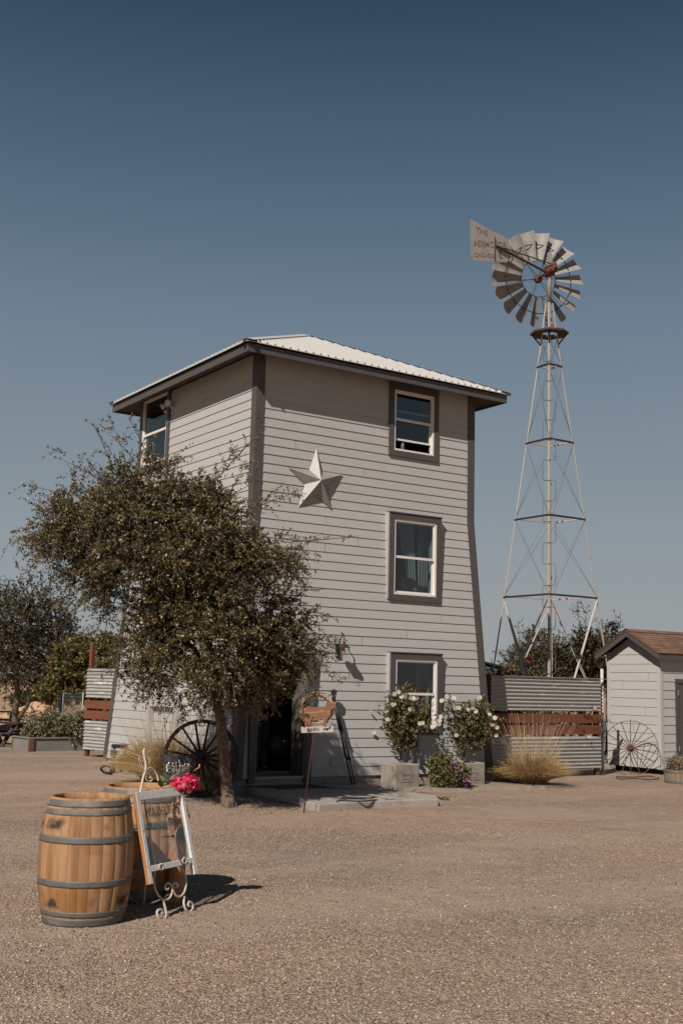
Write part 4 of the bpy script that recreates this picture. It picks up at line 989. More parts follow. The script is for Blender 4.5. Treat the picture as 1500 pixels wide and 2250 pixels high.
# festoon bulbs along the left screen and a long wire to the left
BULB = glassmat('bulb_glass', (.9, .88, .82), .15)
def festoon(label, pts, bulbs, r=.006):
    t = thing('string_lights', label, 'string lights', pts[0]); mb = MB(); mb.tube(pts, r, 5); mb.build('wire', BLACKP, t)
    for b in bulbs:
        mb = MB(); mb.tube([b, b-Vector((0, 0, .10))], .005, 4); mb.lathe([(.013, 0), (.016, -.02), (.016, -.06), (.01, -.065)], 8, b-Vector((0, 0, .09)), capb=True, capt=True); sk = mb.build('socket', BLACKP, t)
        mb = MB(); mb.lathe([(.012, 0), (.028, -.03), (.03, -.05), (.018, -.08), (.002, -.09)], 10, b-Vector((0, 0, .15))); mb.build('bulb', BULB, sk)
pA = A0+Vector((0, 0, 1.96))+nl_*.05; dA = (Bq-A0).normalized(); P = []
for k in range(13): f = k/12; P.append(pA+dA*(2.6*f)+Vector((0, 0, -.05*abs(math.sin(f*math.pi*3)))))
festoon('short string of bulbs hanging across the left metal screen', P, [pA+dA*x-Vector((0, 0, .03)) for x in (.62, 1.3, 2.05)])
P = []; a = A0+Vector((0, 0, 2.50))+nl_*.04; b = atd(-60, 1470, 28)
for k in range(17): f = k/16; P.append(a.lerp(b, f)-Vector((0, 0, .35*4*f*(1-f)*.35)))
festoon('long wire with small bulbs strung left from the tall red post', P, [P[3], P[6], P[9], P[12]])

# ---------------------------------------------------------------- shed
S0 = onz(1453, 1691, .12); SX, SY = S0.x, S0.y; SD = 1.50; SL = 4.5; SH = 2.56
shed = thing('garden_shed', 'pale grey clapboard shed with brown shingled gable roof', 'shed', (SX+SL/2, SY+SD/2, 0))
SIDS = mat('shed_siding', (0.395, 0.378, 0.353), 0.8, c2=(0.367, 0.351, 0.328), ns=3, bump=.25, bs=90, rnd_isl=.02)
bx = (SX, SX+SL, SY, SY+SD)
doorx = onY(1481, 1490, SY).x; dz1 = onY(1481, 1492, SY).z
mb = lap_wall('L', [], .12, SH, .186, False, bx, seed=11, lap=.013)
# gable triangle boards
z = SH; apz = onX(1377, 1405, SX-.02).z+.1; ym = SY+SD/2; k_ = 0
while z < apz-.02:
    zt = min(z+.186, apz); f0 = (apz-z)/(apz-SH); f1 = max((apz-zt)/(apz-SH), .001)
    mb.quad((SX-.013, ym-SD/2*f0, z), (SX-.013, ym+SD/2*f0, z), (SX-.003, ym+SD/2*f1, zt), (SX-.003, ym-SD/2*f1, zt)); mb.f[-1] = mb.f[-1][::-1]
    mb.quad((SX, ym-SD/2*f0, z), (SX, ym+SD/2*f0, z), (SX-.013, ym+SD/2*f0, z), (SX-.013, ym-SD/2*f0, z)); z = zt
mb.build('gable_wall', SIDS, shed)
lap_wall('F', [(doorx+.02, doorx+1.0, .2, dz1-.02)], .12, SH, .186, False, bx, seed=12, lap=.015).build('front_wall', SIDS, shed)
lap_wall('B', [], .12, SH, .186, False, bx, seed=13).build('back_wall', SIDS, shed)
mb = MB(); mb.box((SX+.02, SY+.02, .13), (SX+SL-.02, SY+SD-.02, SH+.1)); mb.build('core', INNER, shed)
for y0_, y1_ in ((SY-.018, SY+.075), (SY+SD-.075, SY+SD+.018)):
    mb = MB(); mb.box((SX-.02, y0_, .11), (SX+.01, y1_, SH+.05)); mb.build('corner_board', SIDS, shed)
mb = MB(); mb.box((SX-.0175, SY-.02, .11), (SX+.07, SY+.01, SH+.03)); mb.build('corner_board', SIDS, shed)
for xx in (SX+.15, SX+2.2, SX+4.2):
    mb = MB(); mb.box((xx, SY+.05, 0), (xx+.2, SY+SD-.05, .125)); mb.build('skid', DARKW, shed)
ovg, ove = .22, .17
apx = onX(1373, 1384, SX-ovg); RZ = apx.z; EZ = onX(1449, 1434, SX-ovg).z
slope = (RZ-EZ)/(SD/2+ove)
SHING = mat('brown_shingles', (0.19, 0.105, 0.07), .9, c2=(.13, .072, .05), ns=14, amt=.6, rnd_isl=.22, bump=.6, bs=70)
mb = MB()
for sgn in (-1, 1):
    ye = ym+sgn*(SD/2+ove+.02)
    u = Vector((1, 0, 0)); v_ = Vector((0, ym-ye, RZ-(EZ-.01))); Ls = v_.length; v_.normalize(); n_ = u.cross(v_); n_ = n_ if n_.z > 0 else -n_
    o = Vector((SX-ovg-.02, ye, EZ-.01)); rows = int(Ls/.105); rr = random.Random(4)
    mb.obox(o+u*(SL/2+ovg)+v_*Ls/2-n_*.012, u, v_, n_, SL/2+ovg, Ls/2, .010)
    for i in range(rows+1):
        x = -rr.random()*.2; y = i*.105
        while x < SL+2*ovg:
            wd = rr.uniform(.14, .26); x0_ = max(x, 0); x1_ = min(x+wd, SL+2*ovg)
            if x1_-x0_ > .03 and y < Ls:
                ln = min(.13, Ls-y); j = rr.uniform(-.006, .006)
                a = o+u*(x0_+.003)+v_*(y+j)+n_*.012; b = o+u*(x1_-.003)+v_*(y+j)+n_*.012; c = b+v_*(ln-j)-n_*.009; d = a+v_*(ln-j)-n_*.009
                mb.add([a, b, c, d, a-n_*.012, b-n_*.012], [(0,1,2,3), (4,5,1,0)] if sgn < 0 else [(3,2,1,0), (0,1,5,4)])
            x += wd
    
roofs = mb.build('roof', SHING, shed)
mb = MB(); x = SX-ovg-.02
while x < SX+SL+ovg:
    for sgn in (-1, 1):
        a = Vector((x, ym, RZ+.030)); b = Vector((x+.2, ym, RZ+.022)); dn = Vector((0, sgn*.12, -.12*slope+.0)); mb.add([a, b, b+dn, a+dn], [(0,1,2,3)] if sgn < 0 else [(3,2,1,0)])
    x += .17
mb.build('ridge_cap', SHING, roofs)
FW = .115
for sgn in (-1, 1):                               # barge boards
    ye = ym+sgn*(SD/2+ove); mb = MB(); x0_, x1_ = SX-ovg, SX-ovg+.03
    mb.hexa([Vector(p) for p in ((x0_, ye, EZ-FW-.03), (x1_, ye, EZ-FW-.03), (x1_, ym, RZ-FW-.03), (x0_, ym, RZ-FW-.03), (x0_, ye, EZ-.03), (x1_, ye, EZ-.03), (x1_, ym, RZ-.03), (x0_, ym, RZ-.03))]); mb.build('barge_board', TRIM, shed)
mb = MB(); mb.box((SX-ovg+.03, SY-ove-.0, EZ-FW-.03), (SX+SL+ovg, SY-ove+.03, EZ-.03)); mb.build('fascia', TRIM, shed)
mb = MB(); mb.quad((SX-ovg+.03, SY-ove+.03, EZ-.10), (SX+SL, SY-ove+.03, EZ-.10), (SX+SL, SY, EZ-.07), (SX-ovg+.03, SY, EZ-.07)); mb.quad((SX-ovg+.03, SY+SD, EZ-.07), (SX+SL, SY+SD, EZ-.07), (SX+SL, SY+SD+ove, EZ-.1), (SX-ovg+.03, SY+SD+ove, EZ-.1)); mb.build('soffit', SIDS, shed)
mb = MB(); dw = .95
mb.box((doorx, SY-.03, .2), (doorx+.09, SY+.02, dz1-.09)); mb.box((doorx+dw-.09, SY-.03, .2), (doorx+dw, SY+.02, dz1-.09)); mb.box((doorx, SY-.033, dz1-.09), (doorx+dw, SY+.02, dz1)); mb.build('door_casing', TRIM, shed)
mb = MB(); mb.box((doorx+.094, SY-.014, .2), (doorx+dw-.094, SY+.018, dz1-.094)); sdo = mb.build('door', TRIM, shed)
mb = MB()
for z0, z1 in ((.35, 1.0), (1.12, dz1-.24)): 
    for k in range(2): mb.box((doorx+.20+k*.29, SY-.019, z0), (doorx+.43+k*.29, SY-.0145, z1))
mb.build('door_panels', mat('door_panel_paint', (.085, .07, .062), .7, c2=(.075, .062, .055)), sdo)
for zz in (1.74, .55):
    mb = MB(); mb.box((doorx+.075, SY-.042, zz-.05), (doorx+.088, SY-.030, zz+.05)); mb.tube([(doorx+.092, SY-.036, zz-.055), (doorx+.092, SY-.036, zz+.055)], .007, 6); mb.build('hinge', GALV, sdo)
# ---------------------------------------------------------------- spoked wheels
def spoked(name, label, c, u, v, n, R_, ns, rim_w, rim_t, hub_r, hub_l, sr, mt, grp=None):
    t = thing(name, label, 'wheel', (c.x, c.y, 0)); K = 56
    mb = MB(); b = len(mb.v)
    for k in range(K):
        a = 2*math.pi*k/K; e = u*math.cos(a)+v*math.sin(a)
        for r, o in ((R_-rim_t, -rim_w/2), (R_, -rim_w/2), (R_, rim_w/2), (R_-rim_t, rim_w/2)): mb.v.append(c+e*r+n*o)
    for k in range(K):
        k2 = (k+1) % K
        for j in range(4): j2 = (j+1) % 4; mb.f.append((4*k+j, 4*k2+j, 4*k2+j2, 4*k+j2)); mb.smooth.append(j in (1, 3) and False)
    mb.build('rim', mt, t)
    mb = MB(); mb.lathe([(.001, -hub_l*.5), (hub_r*.6, -hub_l*.5), (hub_r*.7, -hub_l*.3), (hub_r, -hub_l*.2), (hub_r, hub_l*.2), (hub_r*.7, hub_l*.3), (hub_r*.6, hub_l*.5), (hub_r*.35, hub_l*.5), (hub_r*.3, hub_l*.3), (.001, hub_l*.3)], 18, c, n); mb.build('hub', mt, t)
    for k in range(ns):
        a = 2*math.pi*(k+.5)/ns; e = u*math.cos(a)+v*math.sin(a); mb = MB(); o = (1 if k % 2 else -1)*hub_l*.10*(ns == 16)
        mb.tube([c+e*hub_r*.8+n*o, c+e*(R_*.5)+n*o*.6, c+e*(R_-rim_t*.5)], [sr*1.25, sr, sr], 6, cap=False); mb.build('spoke', mt, t)
    return t
cw_ = atd(442, 1672, 17.75); hd_ = (CAM-cw_); hd_.z = 0; hd_.normalize(); lat_ = Vector((0, 0, 1)).cross(hd_).normalized()
nW = (hd_*math.cos(R(12))+lat_*math.sin(R(12))+Vector((0, 0, .10))).normalized(); uW = Vector((0, 0, 1)).cross(nW).normalized(); vW = nW.cross(uW)
cw_.z = .58
spoked('wagon_wheel', 'large dark wooden wagon wheel standing behind the tree trunk', cw_, uW, vW, nW, .585, 16, .05, .055, .12, .30, .018, WHEELW)
gx = SX-.62; cs_ = Vector((gx, onX(1385, 1650, gx).y, .0)); cs_.z = onX(1385, 1650, gx).z
Rs = .575; cs_.z = Rs*.97
dW = CAM-cs_; dW.z = 0; dW.normalize(); nS = (dW*.9+Vector((-1, 0, 0))*.1+Vector((0, 0, .10))).normalized(); uS = Vector((0, 0, 1)).cross(nS).normalized(); vS = nS.cross(uS)
sw = spoked('iron_wagon_wheel', 'thin rusty iron wheel leaning against the shed gable', cs_, uS, vS, nS, Rs, 18, .018, .013, .07, .12, .0085, RUST)
hp = onz(1400, 1712); mb = MB(); mb.tube([hp+Vector((math.cos(k*.2)*.52+.03*math.sin(k), math.sin(k*.2)*.30-.0, .02+.012*math.sin(k*.7))) for k in range(30)], .012, 5)
tag(mb.build('iron_hoop', RUST), 'loose rusty iron hoop lying on the gravel under the iron wheel', 'hoop')

# ---------------------------------------------------------------- barrels
BH, RH_, RB_ = .885, .288, .345
def brad(z): f = 2*z/BH-1; return RB_-(RB_-RH_)*abs(f)**2.1
def make_barrel(label):
    t = thing('wine_barrel', label, 'barrel', (0, 0, 0), 0, 'oak wine barrels')
    mb = MB(); NS = 26; rr = random.Random(2); ed = [0]
    for k in range(NS): ed.append(ed[-1]+rr.uniform(.75, 1.25))
    ed = [e/ed[-1]*2*math.pi for e in ed]
    for k in range(NS):
        a0, a1 = ed[k]+.0015, ed[k+1]-.0015; b = len(mb.v); NZ = 14
        for i in range(NZ+1):
            z = BH*i/NZ; r = brad(z)
            for a, rk in ((a0, r-.0022), (a0+.010, r), (a1-.010, r), (a1, r-.0022)): mb.v.append(Vector((math.cos(a)*rk, math.sin(a)*rk, z)))
        for i in range(NZ+1):
            z = BH*i/NZ; r = brad(z)-.026
            for a in (a0, a0+.012, a1-.012, a1): mb.v.append(Vector((math.cos(a)*r, math.sin(a)*r, z)))
        O2 = 4*(NZ+1)
        for i in range(NZ):
            for j in range(3):
                q = b+4*i+j; mb.f.append((q, q+1, q+5, q+4)); mb.smooth.append(True); mb.f.append((q+O2+4, q+O2+5, q+O2+1, q+O2)); mb.smooth.append(True)
        for j in range(3):
            q = b+4*NZ+j; mb.f.append((q, q+1, q+1+O2, q+O2)); mb.smooth.append(False); q = b+j; mb.f.append((q+O2, q+1+O2, q+1, q)); mb.smooth.append(False)
    mb.build('staves', OAK, t, local=True)
    for z0, z1 in ((.002, .058), (.068, .105), (.275, .322), (.575, .625), (.770, .808), (.826, .872)):
        mb = MB(); pr = []
        for i in range(5): z = z0+(z1-z0)*i/4; pr.append((brad(z)+.0022, z))
        pr = [(brad(z0)-.001, z0)]+pr+[(brad(z1)-.001, z1)]
        mb.lathe(pr, 64); a = rnd.random()*6
        for q_ in (.012, -.012): mb.ball((math.cos(2.6+z0*3+q_)*(brad((z0+z1)/2)+.004), math.sin(2.6+z0*3+q_)*(brad((z0+z1)/2)+.004), (z0+z1)/2+q_*.6), .004, 6, 4)
        mb.build('hoop', HOOP, t, local=True)
    mb = MB(); mb.lathe([(.001, BH-.055), (RH_-.022, BH-.055), (RH_-.022, BH-.075), (.001, BH-.075)], 40); mb.build('head', OAK, t, local=True)
    mb = MB(); mb.lathe([(.001, .035), (RH_-.022, .035), (RH_-.022, .05), (.001, .05)], 40); mb.build('head', OAK, t, local=True)
    return t
b1 = make_barrel('front wine barrel with black mould stains, left of the easel'); c1 = onz(191, 1752, BH); c1b = onz(188, 2014, 0)
b1.location = ((c1.x+c1b.x)/2, (c1.y+c1b.y)/2, 0); b1.rotation_euler.z = 1.0
b2_ = copy_tree(b1); b2_['label'] = 'rear wine barrel half hidden behind the glass sign and easel'
c2_ = onz(310, 1726, BH); b2_.location = (c2_.x, c2_.y, 0); b2_.rotation_euler.z = 3.3
# black mould patches on the front barrel staves
STAIN = None
# ---------------------------------------------------------------- fire hydrant
hq = atd(384, 1985, 9.22); HY = Vector((hq.x, hq.y, 0)); hy = thing('fire_hydrant', 'rust orange fire hydrant standing behind the glass sign', 'fire hydrant', HY)
HYM = mat('hydrant_paint', (.40, .20, .095), .75, c2=(.27, .125, .06), ns=9, amt=.6, c3=(.14, .07, .045), c3s=6, c3t=(.56, .7), bump=.4, bs=50)
hz = atd(384, 1755, 9.22).z
mb = MB(); mb.lathe([(.001, 0), (.105, 0), (.105, .035), (.078, .045), (.075, .08), (.072, hz*.55), (.080, hz*.58), (.080, hz*.80), (.092, hz*.805), (.092, hz*.83), (.078, hz*.835), (.074, hz*.88), (.055, hz*.95), (.03, hz*.975), (.001, hz*.98)], 24, HY); mb.build('body', HYM, hy)
mb = MB(); mb.lathe([(.022, hz*.96), (.022, hz*1.02), (.001, hz*1.02)], 5, HY, sm=False); mb.build('operating_nut', HYM, hy)
hn = (CAM-HY); hn.z = 0; hn.normalize(); hr = Vector((0, 0, 1)).cross(hn).normalized(); hr = hr if hr.dot(RT) > 0 else -hr
nd = (hr*.30+hn*.95).normalized(); zc = hz*.66
mb = MB(); mb.lathe([(.05, .03), (.05, .115), (.066, .118), (.066, .14), (.058, .143), (.052, .12), (.045, .10), (.001, .10)], 20, HY+Vector((0, 0, zc)), nd); mb.build('pumper_outlet', HYM, hy)
mb = MB(); mb.lathe([(.001, .101), (.050, .101)], 20, HY+Vector((0, 0, zc)), nd); mb.build('outlet_bore', BLACKP, hy)
sd_ = -hr
mb = MB(); mb.lathe([(.035, .05), (.035, .10), (.048, .105), (.046, .135), (.02, .145), (.018, .165), (.001, .165)], 14, HY+Vector((0, 0, zc)), sd_); mb.build('hose_cap', mat('bare_cap', (.45, .40, .36), .6, .2, c2=(.3, .25, .2)), hy)
mb = MB()
for k in range(6):
    c = HY+sd_*(.11-.004*k)+Vector((0, 0, zc-.05-.03*k)); uu = hr if k % 2 else hn
    mb.tube([c+uu*math.cos(a*1.05)*.012+Vector((0, 0, 1))*math.sin(a*1.05)*.02 for a in range(6)], .004, 4, closed=True)
mb.build('cap_chain', CREAM, hy)
# ---------------------------------------------------------------- easel, framed glass, bouquet
fL, fR_ = onz(357, 2020), onz(412, 2005)
ea = (fR_-fL); ea.z = 0; ea.normalize(); en0 = ea.cross(Vector((0, 0, 1))).normalized(); en0 = en0 if en0.dot(CAM-fL) > 0 else -en0
LB = R(15); eu = (Vector((0, 0, 1))*math.cos(LB)-en0*math.sin(LB)); en = ea.cross(eu).normalized(); en = en if en.dot(CAM-fL) > 0 else -en
def onE(X, Y, off=0.0):                          # traced points of the easel, on its own leaning plane
    x, y = 260+X/5.355, 1640+Y/5.355; v = ray(x, y); t_ = ((fL+en*off)-CAM).dot(en)/v.dot(en); return CAM+v*t_
easel = thing('easel', 'cream scrolled wrought iron easel with curled feet', 'easel', ((fL+fR_)/2))
def smooth(pts, k=5):
    out = []; n = len(pts)
    for i in range(n-1):
        p0, p1, p2, p3 = pts[max(i-1, 0)], pts[i], pts[i+1], pts[min(i+2, n-1)]
        for j in range(k):
            t_ = j/k; out.append(.5*((2*p1)+(p2-p0)*t_+(2*p0-5*p1+4*p2-p3)*t_**2+(3*p1-p0-3*p2+p3)*t_**3))
    return out+[pts[-1]]
def scroll(nm, L, r=.0085):
    mb = MB(); P = smooth([onE(*p) for p in L]); mb.tube(P, r, 8); return mb.build(nm, CREAM, easel)
scroll('scroll_leg', [(300, 560), (330, 800), (385, 1120), (428, 1450), (415, 1560), (425, 1640), (450, 1720), (500, 1790), (560, 1810), (610, 1780), (635, 1700), (630, 1650), (600, 1620), (565, 1620), (548, 1660), (568, 1692), (590, 1672)])
scroll('scroll_leg', [(560, 780), (600, 980), (650, 1180), (700, 1380), (770, 1480), (795, 1560), (795, 1640), (775, 1720), (730, 1770), (690, 1770), (655, 1730), (640, 1660), (650, 1620), (680, 1610), (695, 1640), (675, 1665)])
scroll('foot', [(520, 1800), (545, 1880), (560, 1970), (540, 2040), (500, 2052), (460, 2000), (460, 1940), (500, 1925), (520, 1955), (500, 1975)], .010)
scroll('foot', [(775, 1770), (770, 1850), (790, 1920), (830, 1955), (870, 1920), (870, 1860), (835, 1835), (818, 1868), (835, 1890)], .010)
scroll('spire', [(222, 770), (255, 560), (290, 380), (318, 290), (322, 220), (305, 120), (298, 60), (310, 35)], .0095)
scroll('top_scroll', [(470, 410), (450, 330), (400, 265), (350, 262), (318, 320), (325, 390), (365, 420), (395, 395), (385, 365), (365, 375)], .0075)
for pts in ([(305, 300), (260, 230), (240, 160), (250, 130), (270, 200), (308, 290)], [(325, 280), (350, 220), (372, 160), (360, 125), (340, 170), (325, 250)], [(322, 280), (338, 180), (345, 130), (330, 160), (320, 240)]): scroll('wire_petal', pts, .0022)
mb = MB(); bk = onE(380, 900); ft = Vector((fL.x+fR_.x, fL.y+fR_.y, 0))/2-en0*.30; mb.tube([bk, (bk+ft)/2+Vector((0, 0, .05)), ft], .009, 8); mb.build('back_leg', CREAM, easel)
for X, Y in ((503, 1425), (778, 1352)):
    mb = MB(); c = onE(X, Y, .062); mb.tube([c+ea*math.cos(k*.4)*.026+eu*math.sin(k*.4)*.020 for k in range(16)], .006, 6, closed=True); mb.ball(c+eu*.022, .009, 8, 5)
    mb.tube([onE(X, Y+30, 0), onE(X, Y+40, .03), c-eu*.02], .006, 6); mb.build('ledge_ring', CREAM, easel)
# framed glass
g0 = onE(345, 1490, .048); gw = (onE(905, 1350, .048)-g0); gu = ea; gwid = gw.dot(ea)
LB2 = R(15); gv = (Vector((0, 0, 1))*math.cos(LB2)-en0*math.sin(LB2)); gn = gu.cross(gv).normalized(); gn = gn if gn.dot(CAM-fL) > 0 else -gn
v_ = ray(288, 1742); t_ = (g0-CAM).dot(gn)/v_.dot(gn); gh = (CAM+v_*t_-g0).dot(gv)
glass = thing('framed_glass', 'old white painted window sash with lettered glass on the easel', 'framed glass sign', (g0.x, g0.y, 0))
SW_, RH2 = .042, .044
def fb(a0, a1, b0, b1, n0, n1, mt, nm, par=None):
    mb = MB(); mb.hexa([g0+gu*a+gv*b+gn*n_ for n_ in (n0, n1) for a, b in ((a0, b0), (a1, b0), (a1, b1), (a0, b1))]); return mb.build(nm, mt, par or glass, bevel=.002)
# stiles: painted front face over raw wood edge
for a0, a1 in ((0, SW_), (gwid-SW_, gwid)):
    st = fb(a0, a1, -.085, gh, -.030, .0, RAWW if a0 == 0 else PAINTW, 'stile'); fb(a0+.001, a1-.001, -.084, gh-.001, .0005, .005, PAINTW, 'painted_face', st)
for b0, b1 in ((.0, RH2), (gh-RH2-.02, gh-.002)):
    st = fb(SW_, gwid-SW_, b0, b1, -.030, .0, PAINTW, 'rail'); fb(SW_+.001, gwid-SW_-.001, b0+.001, b1-.001, .0005, .004, PAINTW, 'painted_face', st)
pn = fb(SW_, gwid-SW_, RH2, gh-RH2-.02, -.014, -.011, CLEAR, 'pane')
INK = mat('black_ink', (.02, .014, .012), .6)
mb = MB(); gc = g0+gn*(-.009)
def gtext(txt, ca_, cb_, wid_, h_, mb):
    V, F = text_mesh(txt, 1.0, .001, -.016); xs = [p.x for p in V]; ys = [p.y for p in V]; W0 = max(xs)-min(xs); H0 = max(ys)-min(ys); X0_ = (max(xs)+min(xs))/2; Y0_ = (max(ys)+min(ys))/2
    mb.add([gc+gu*(ca_+(p.x-X0_)/W0*wid_)+gv*(cb_+(p.y-Y0_)/H0*h_)+gn*.0008 for p in V], F)
gtext('MIA DEL REY', gwid*.50, gh*.725, gwid*.66, .062, mb); mb.build('lettering', INK, pn); mb = MB(); gtext('QUINCEA\u00d1ERA', gwid*.50, gh*.56, gwid*.70, .062, mb)
mb.build('lettering', INK, pn)
mb = MB(); a = gc+gu*gwid*.40+gv*gh*.40+gn*.001; b = gc+gu*gwid*.62+gv*gh*.385+gn*.001
mb.bar(a, b, .005, .001, up=gn); mb.hexa([b+gu*x+gv*y+gn*z for z in (0, .001) for x, y in ((0, -.014), (.035, 0), (.034, .001), (0, .014))]); mb.build('arrow', INK, pn)
# bouquet lying over the top right corner
bc = g0+gu*(gwid*.93)+gv*(gh+.02)+gn*.03
rg = np.random.default_rng(12)
bq = thing('flower_bouquet', 'bright pink silk flower spray on the top corner of the framed glass', 'bouquet', bc)
n = 210; q = unit(rg.normal(size=(n, 3))); ct = np.array(atd(407, 1721, (bc-CAM).dot(_F)+.0)); 
rt_ = np.array(RT); up_ = np.array(-DN); fo = np.array(_F)
C = ct+(q[:, :1]*.118*rt_+q[:, 1:2]*.072*up_+q[:, 2:]*.085*fo)*(0.45+.55*rg.random((n, 1)))
V = []; 
out_ = unit(C-ct); 
for k in range(n):
    nn = unit(out_[k]+rg.normal(size=3)*.55-fo*.4); s_ = unit(np.cross(nn, rg.normal(size=3))); t_ = np.cross(nn, s_); r = .021*(.6+.6*rg.random())
    P = [C[k]+nn*.004]+[C[k]+(s_*math.cos(a*math.pi/4)+t_*math.sin(a*math.pi/4)*.85)*r+nn*(.002*math.sin(a*2)-.002) for a in range(8)]; V.append(P)
V = np.array(V).reshape(-1, 3); F = np.array([[0, i+1, (i+1) % 8+1] for i in range(8)])
F = (F[None]+9*np.arange(n)[:, None, None]).reshape(-1, 3)
PETAL = leafmat('pink_petals', [(0, (.34, .006, .045)), (.4, (.62, .018, .10)), (.75, (.84, .10, .20)), (1, (.92, .30, .36))], .3, .6)
mesh_np('petals', V-np.array(bc), F, PETAL, bq)
mb = MB()
def leafblade(a, b, wd, nrm):
    a, b = Vector(a), Vector(b); d = b-a; s_ = d.cross(nrm).normalized()*wd; mb.add([a, a+d*.35+s_, a+d*.7+s_*.75, b, a+d*.7-s_*.75, a+d*.35-s_, a+d*.4+Vector(nrm)*.006], [(0,1,6), (1,2,6), (2,3,6), (3,4,6), (4,5,6), (5,0,6)])
dpt = (bc-CAM).dot(_F)
for x0, y0, x1, y1, wd in ((366, 1722, 350, 1703, .016), (362, 1727, 346, 1722, .018), (372, 1716, 385, 1702, .010), (384, 1706, 396, 1696, .008), (380, 1704, 384, 1693, .006), (390, 1700, 393, 1690, .006), (398, 1698, 408, 1692, .007), (372, 1720, 356, 1712, .012)):
    leafblade(atd(x0, y0, dpt-.03), atd(x1, y1, dpt-.04), wd, Vector(-_F))
mb.build('leaves', leafmat('silk_leaves', [(0, (.10, .13, .06)), (1, (.30, .32, .17))], .3, .5), bq)
mb = MB(); mb.tube([atd(425, 1695, dpt), atd(432, 1690, dpt), atd(438, 1687, dpt), atd(438, 1680, dpt)], [.003, .004, .006, .007], 6); mb.tube([atd(352, 1728, dpt), atd(375, 1722, dpt), atd(395, 1720, dpt)], .006, 6); mb.build('stem', mat('copper_stem', (.40, .19, .085), .6), bq)
# chain on the ground between barrel and hydrant
mb = MB(); P = [onE(600, 1740, -.02), onE(560, 1765, 0), onE(480, 1812, 0), onE(400, 1842, -.06)]; P2 = P+[onz(318, 1988, .02), onz(300, 1983, .03), onz(284, 1974, .12)]; P2 = smooth(P2, 9)
for i in range(0, len(P2)-1):
    a, b = P2[i], P2[i+1]; d = (b-a).normalized(); s_ = d.cross(Vector((0, 0, 1))).normalized() if i % 2 else Vector((0, 0, 1)); m_ = (a+b)/2; hl = (b-a).length*.62
    mb.tube([m_+d*math.cos(k*1.05)*hl+s_*math.sin(k*1.05)*.0055 for k in range(6)], .0016, 4, closed=True)
tag(mb.build('chain', GALV), 'thin steel chain sagging from the barrel to the easel', 'chain')

# ---------------------------------------------------------------- gather sign, barn sign, wreath
gp = atd(395, 1685, 17.25); gsn = Vector((hd_.x, hd_.y, .0)).normalized(); gsu = Vector((0, 0, 1)).cross(gsn).normalized(); gsv = Vector((0, 0, 1))
gs = thing('letter_sign', 'black plank sign with small bulb letters hanging on the wagon wheel', 'sign', (gp.x, gp.y, 0))
for k in range(3):
    mb = MB(); mb.obox(gp+gsv*(.11-.125*k), gsu, gsv, gsn, .235, .060, .012); mb.build('plank', mat('charred_plank', (.035, .032, .034), .85, c2=(.065, .06, .062), ns=9, amt=.6, stretch=(1, 1, 6), bump=.5, bs=30), gs, bevel=.002)
V_, F_ = text_mesh('gather', .19, .012, .004)
mb = MB(); xs = [p.x for p in V_]; sc0 = .38/(max(xs)-min(xs)); mb.add([gp+gsu*(p.x*sc0)+gsv*(p.y-.01)+gsn*(p.z+.020) for p in V_], F_); mb.build('letters', mat('tin_letters', (.16, .145, .115), .6, .2, c2=(.24, .215, .17)), gs)
mb = MB(); rb = random.Random(8)
pts_b = [(-.165, .045), (-.185, .02), (-.19, -.01), (-.185, -.04), (-.18, -.065), (-.16, .055), (-.10, .045), (-.05, .06), (-.055, .035), (-.045, .015), (-.015, .09), (-.01, .06), (.0, .03), (.005, .01), (.075, .04), (.065, .02), (.095, .045), (.12, .04), (.145, .045), (.13, .02)]
for x, y in pts_b: mb.ball(gp+gsu*x+gsv*y+gsn*.034, .0125, 8, 5)
mb.build('bulbs', mat('cream_bulbs', (.75, .70, .62), .25), gs)
BD = 15.8; sb = onz(667, 1787)
bn = (CAM-sb); bn.z = 0; bn.normalize(); bu = Vector((0, 0, 1)).cross(bn).normalized(); bvv = Vector((0, 0, 1))
def onB(X, Y, off=0): x, y = 640+X/12.5, 1500+Y/12.5; v = ray(x, y); t_ = ((sb+bn*off)-CAM).dot(bn)/v.dot(bn); return CAM+v*t_
bs_ = thing('barn_sign', 'wooden cow silhouette above a BARN board on a thin leaning stake', 'sign', sb)
mb = MB(); mb.tube([onB(338, 3590), onB(620, 1380), onB(640, 1150)], .009, 6); mb.build('stake', RUST, bs_)
mb = MB(); Q = [onB(270, 1215), onB(1150, 1190), onB(1152, 1362), onB(272, 1385)]; mb.hexa([p for p in Q]+[p+bn*.02 for p in Q]); bb = mb.build('board', mat('whitewashed_board', (.46, .40, .35), .8, c2=(.36, .30, .26), ns=20, amt=.6, c3=(.30, .25, .21), c3s=12, c3t=(.6, .7)), bs_)
mb = MB(); o_ = onB(600, 1290, .022); wpx = (onB(755, 1290)-onB(450, 1290)).length; V_, F_ = text_mesh('BARN', 1, .004, .012); xs = [p.x for p in V_]; ys = [p.y for p in V_]; w0 = max(xs)-min(xs); h0 = max(ys)-min(ys); hpx = (onB(600, 1240)-onB(600, 1335)).length
ub = (Q[1]-Q[0]).normalized(); mb.add([o_+ub*(p.x/w0*wpx)+bvv*((p.y-(max(ys)+min(ys))/2)/h0*hpx)+bn*.001 for p in V_], F_)
def hx(L, th=.003):
    P = [onB(*p, .0225) for p in L]; k = len(P); b = len(mb.v); mb.v += P+[p+bn*th for p in P]; mb.f += [tuple(b+i for i in range(k)), tuple(b+k+i for i in range(k))[::-1]]; mb.smooth += [False]*2
mb.build('lettering', INK, bb); mb = MB()
hx([(880, 1245), (905, 1245), (905, 1315), (880, 1315)]); hx([(925, 1255), (990, 1250), (1075, 1250), (1075, 1262), (1010, 1268), (1012, 1300), (985, 1312), (940, 1305), (922, 1290)])
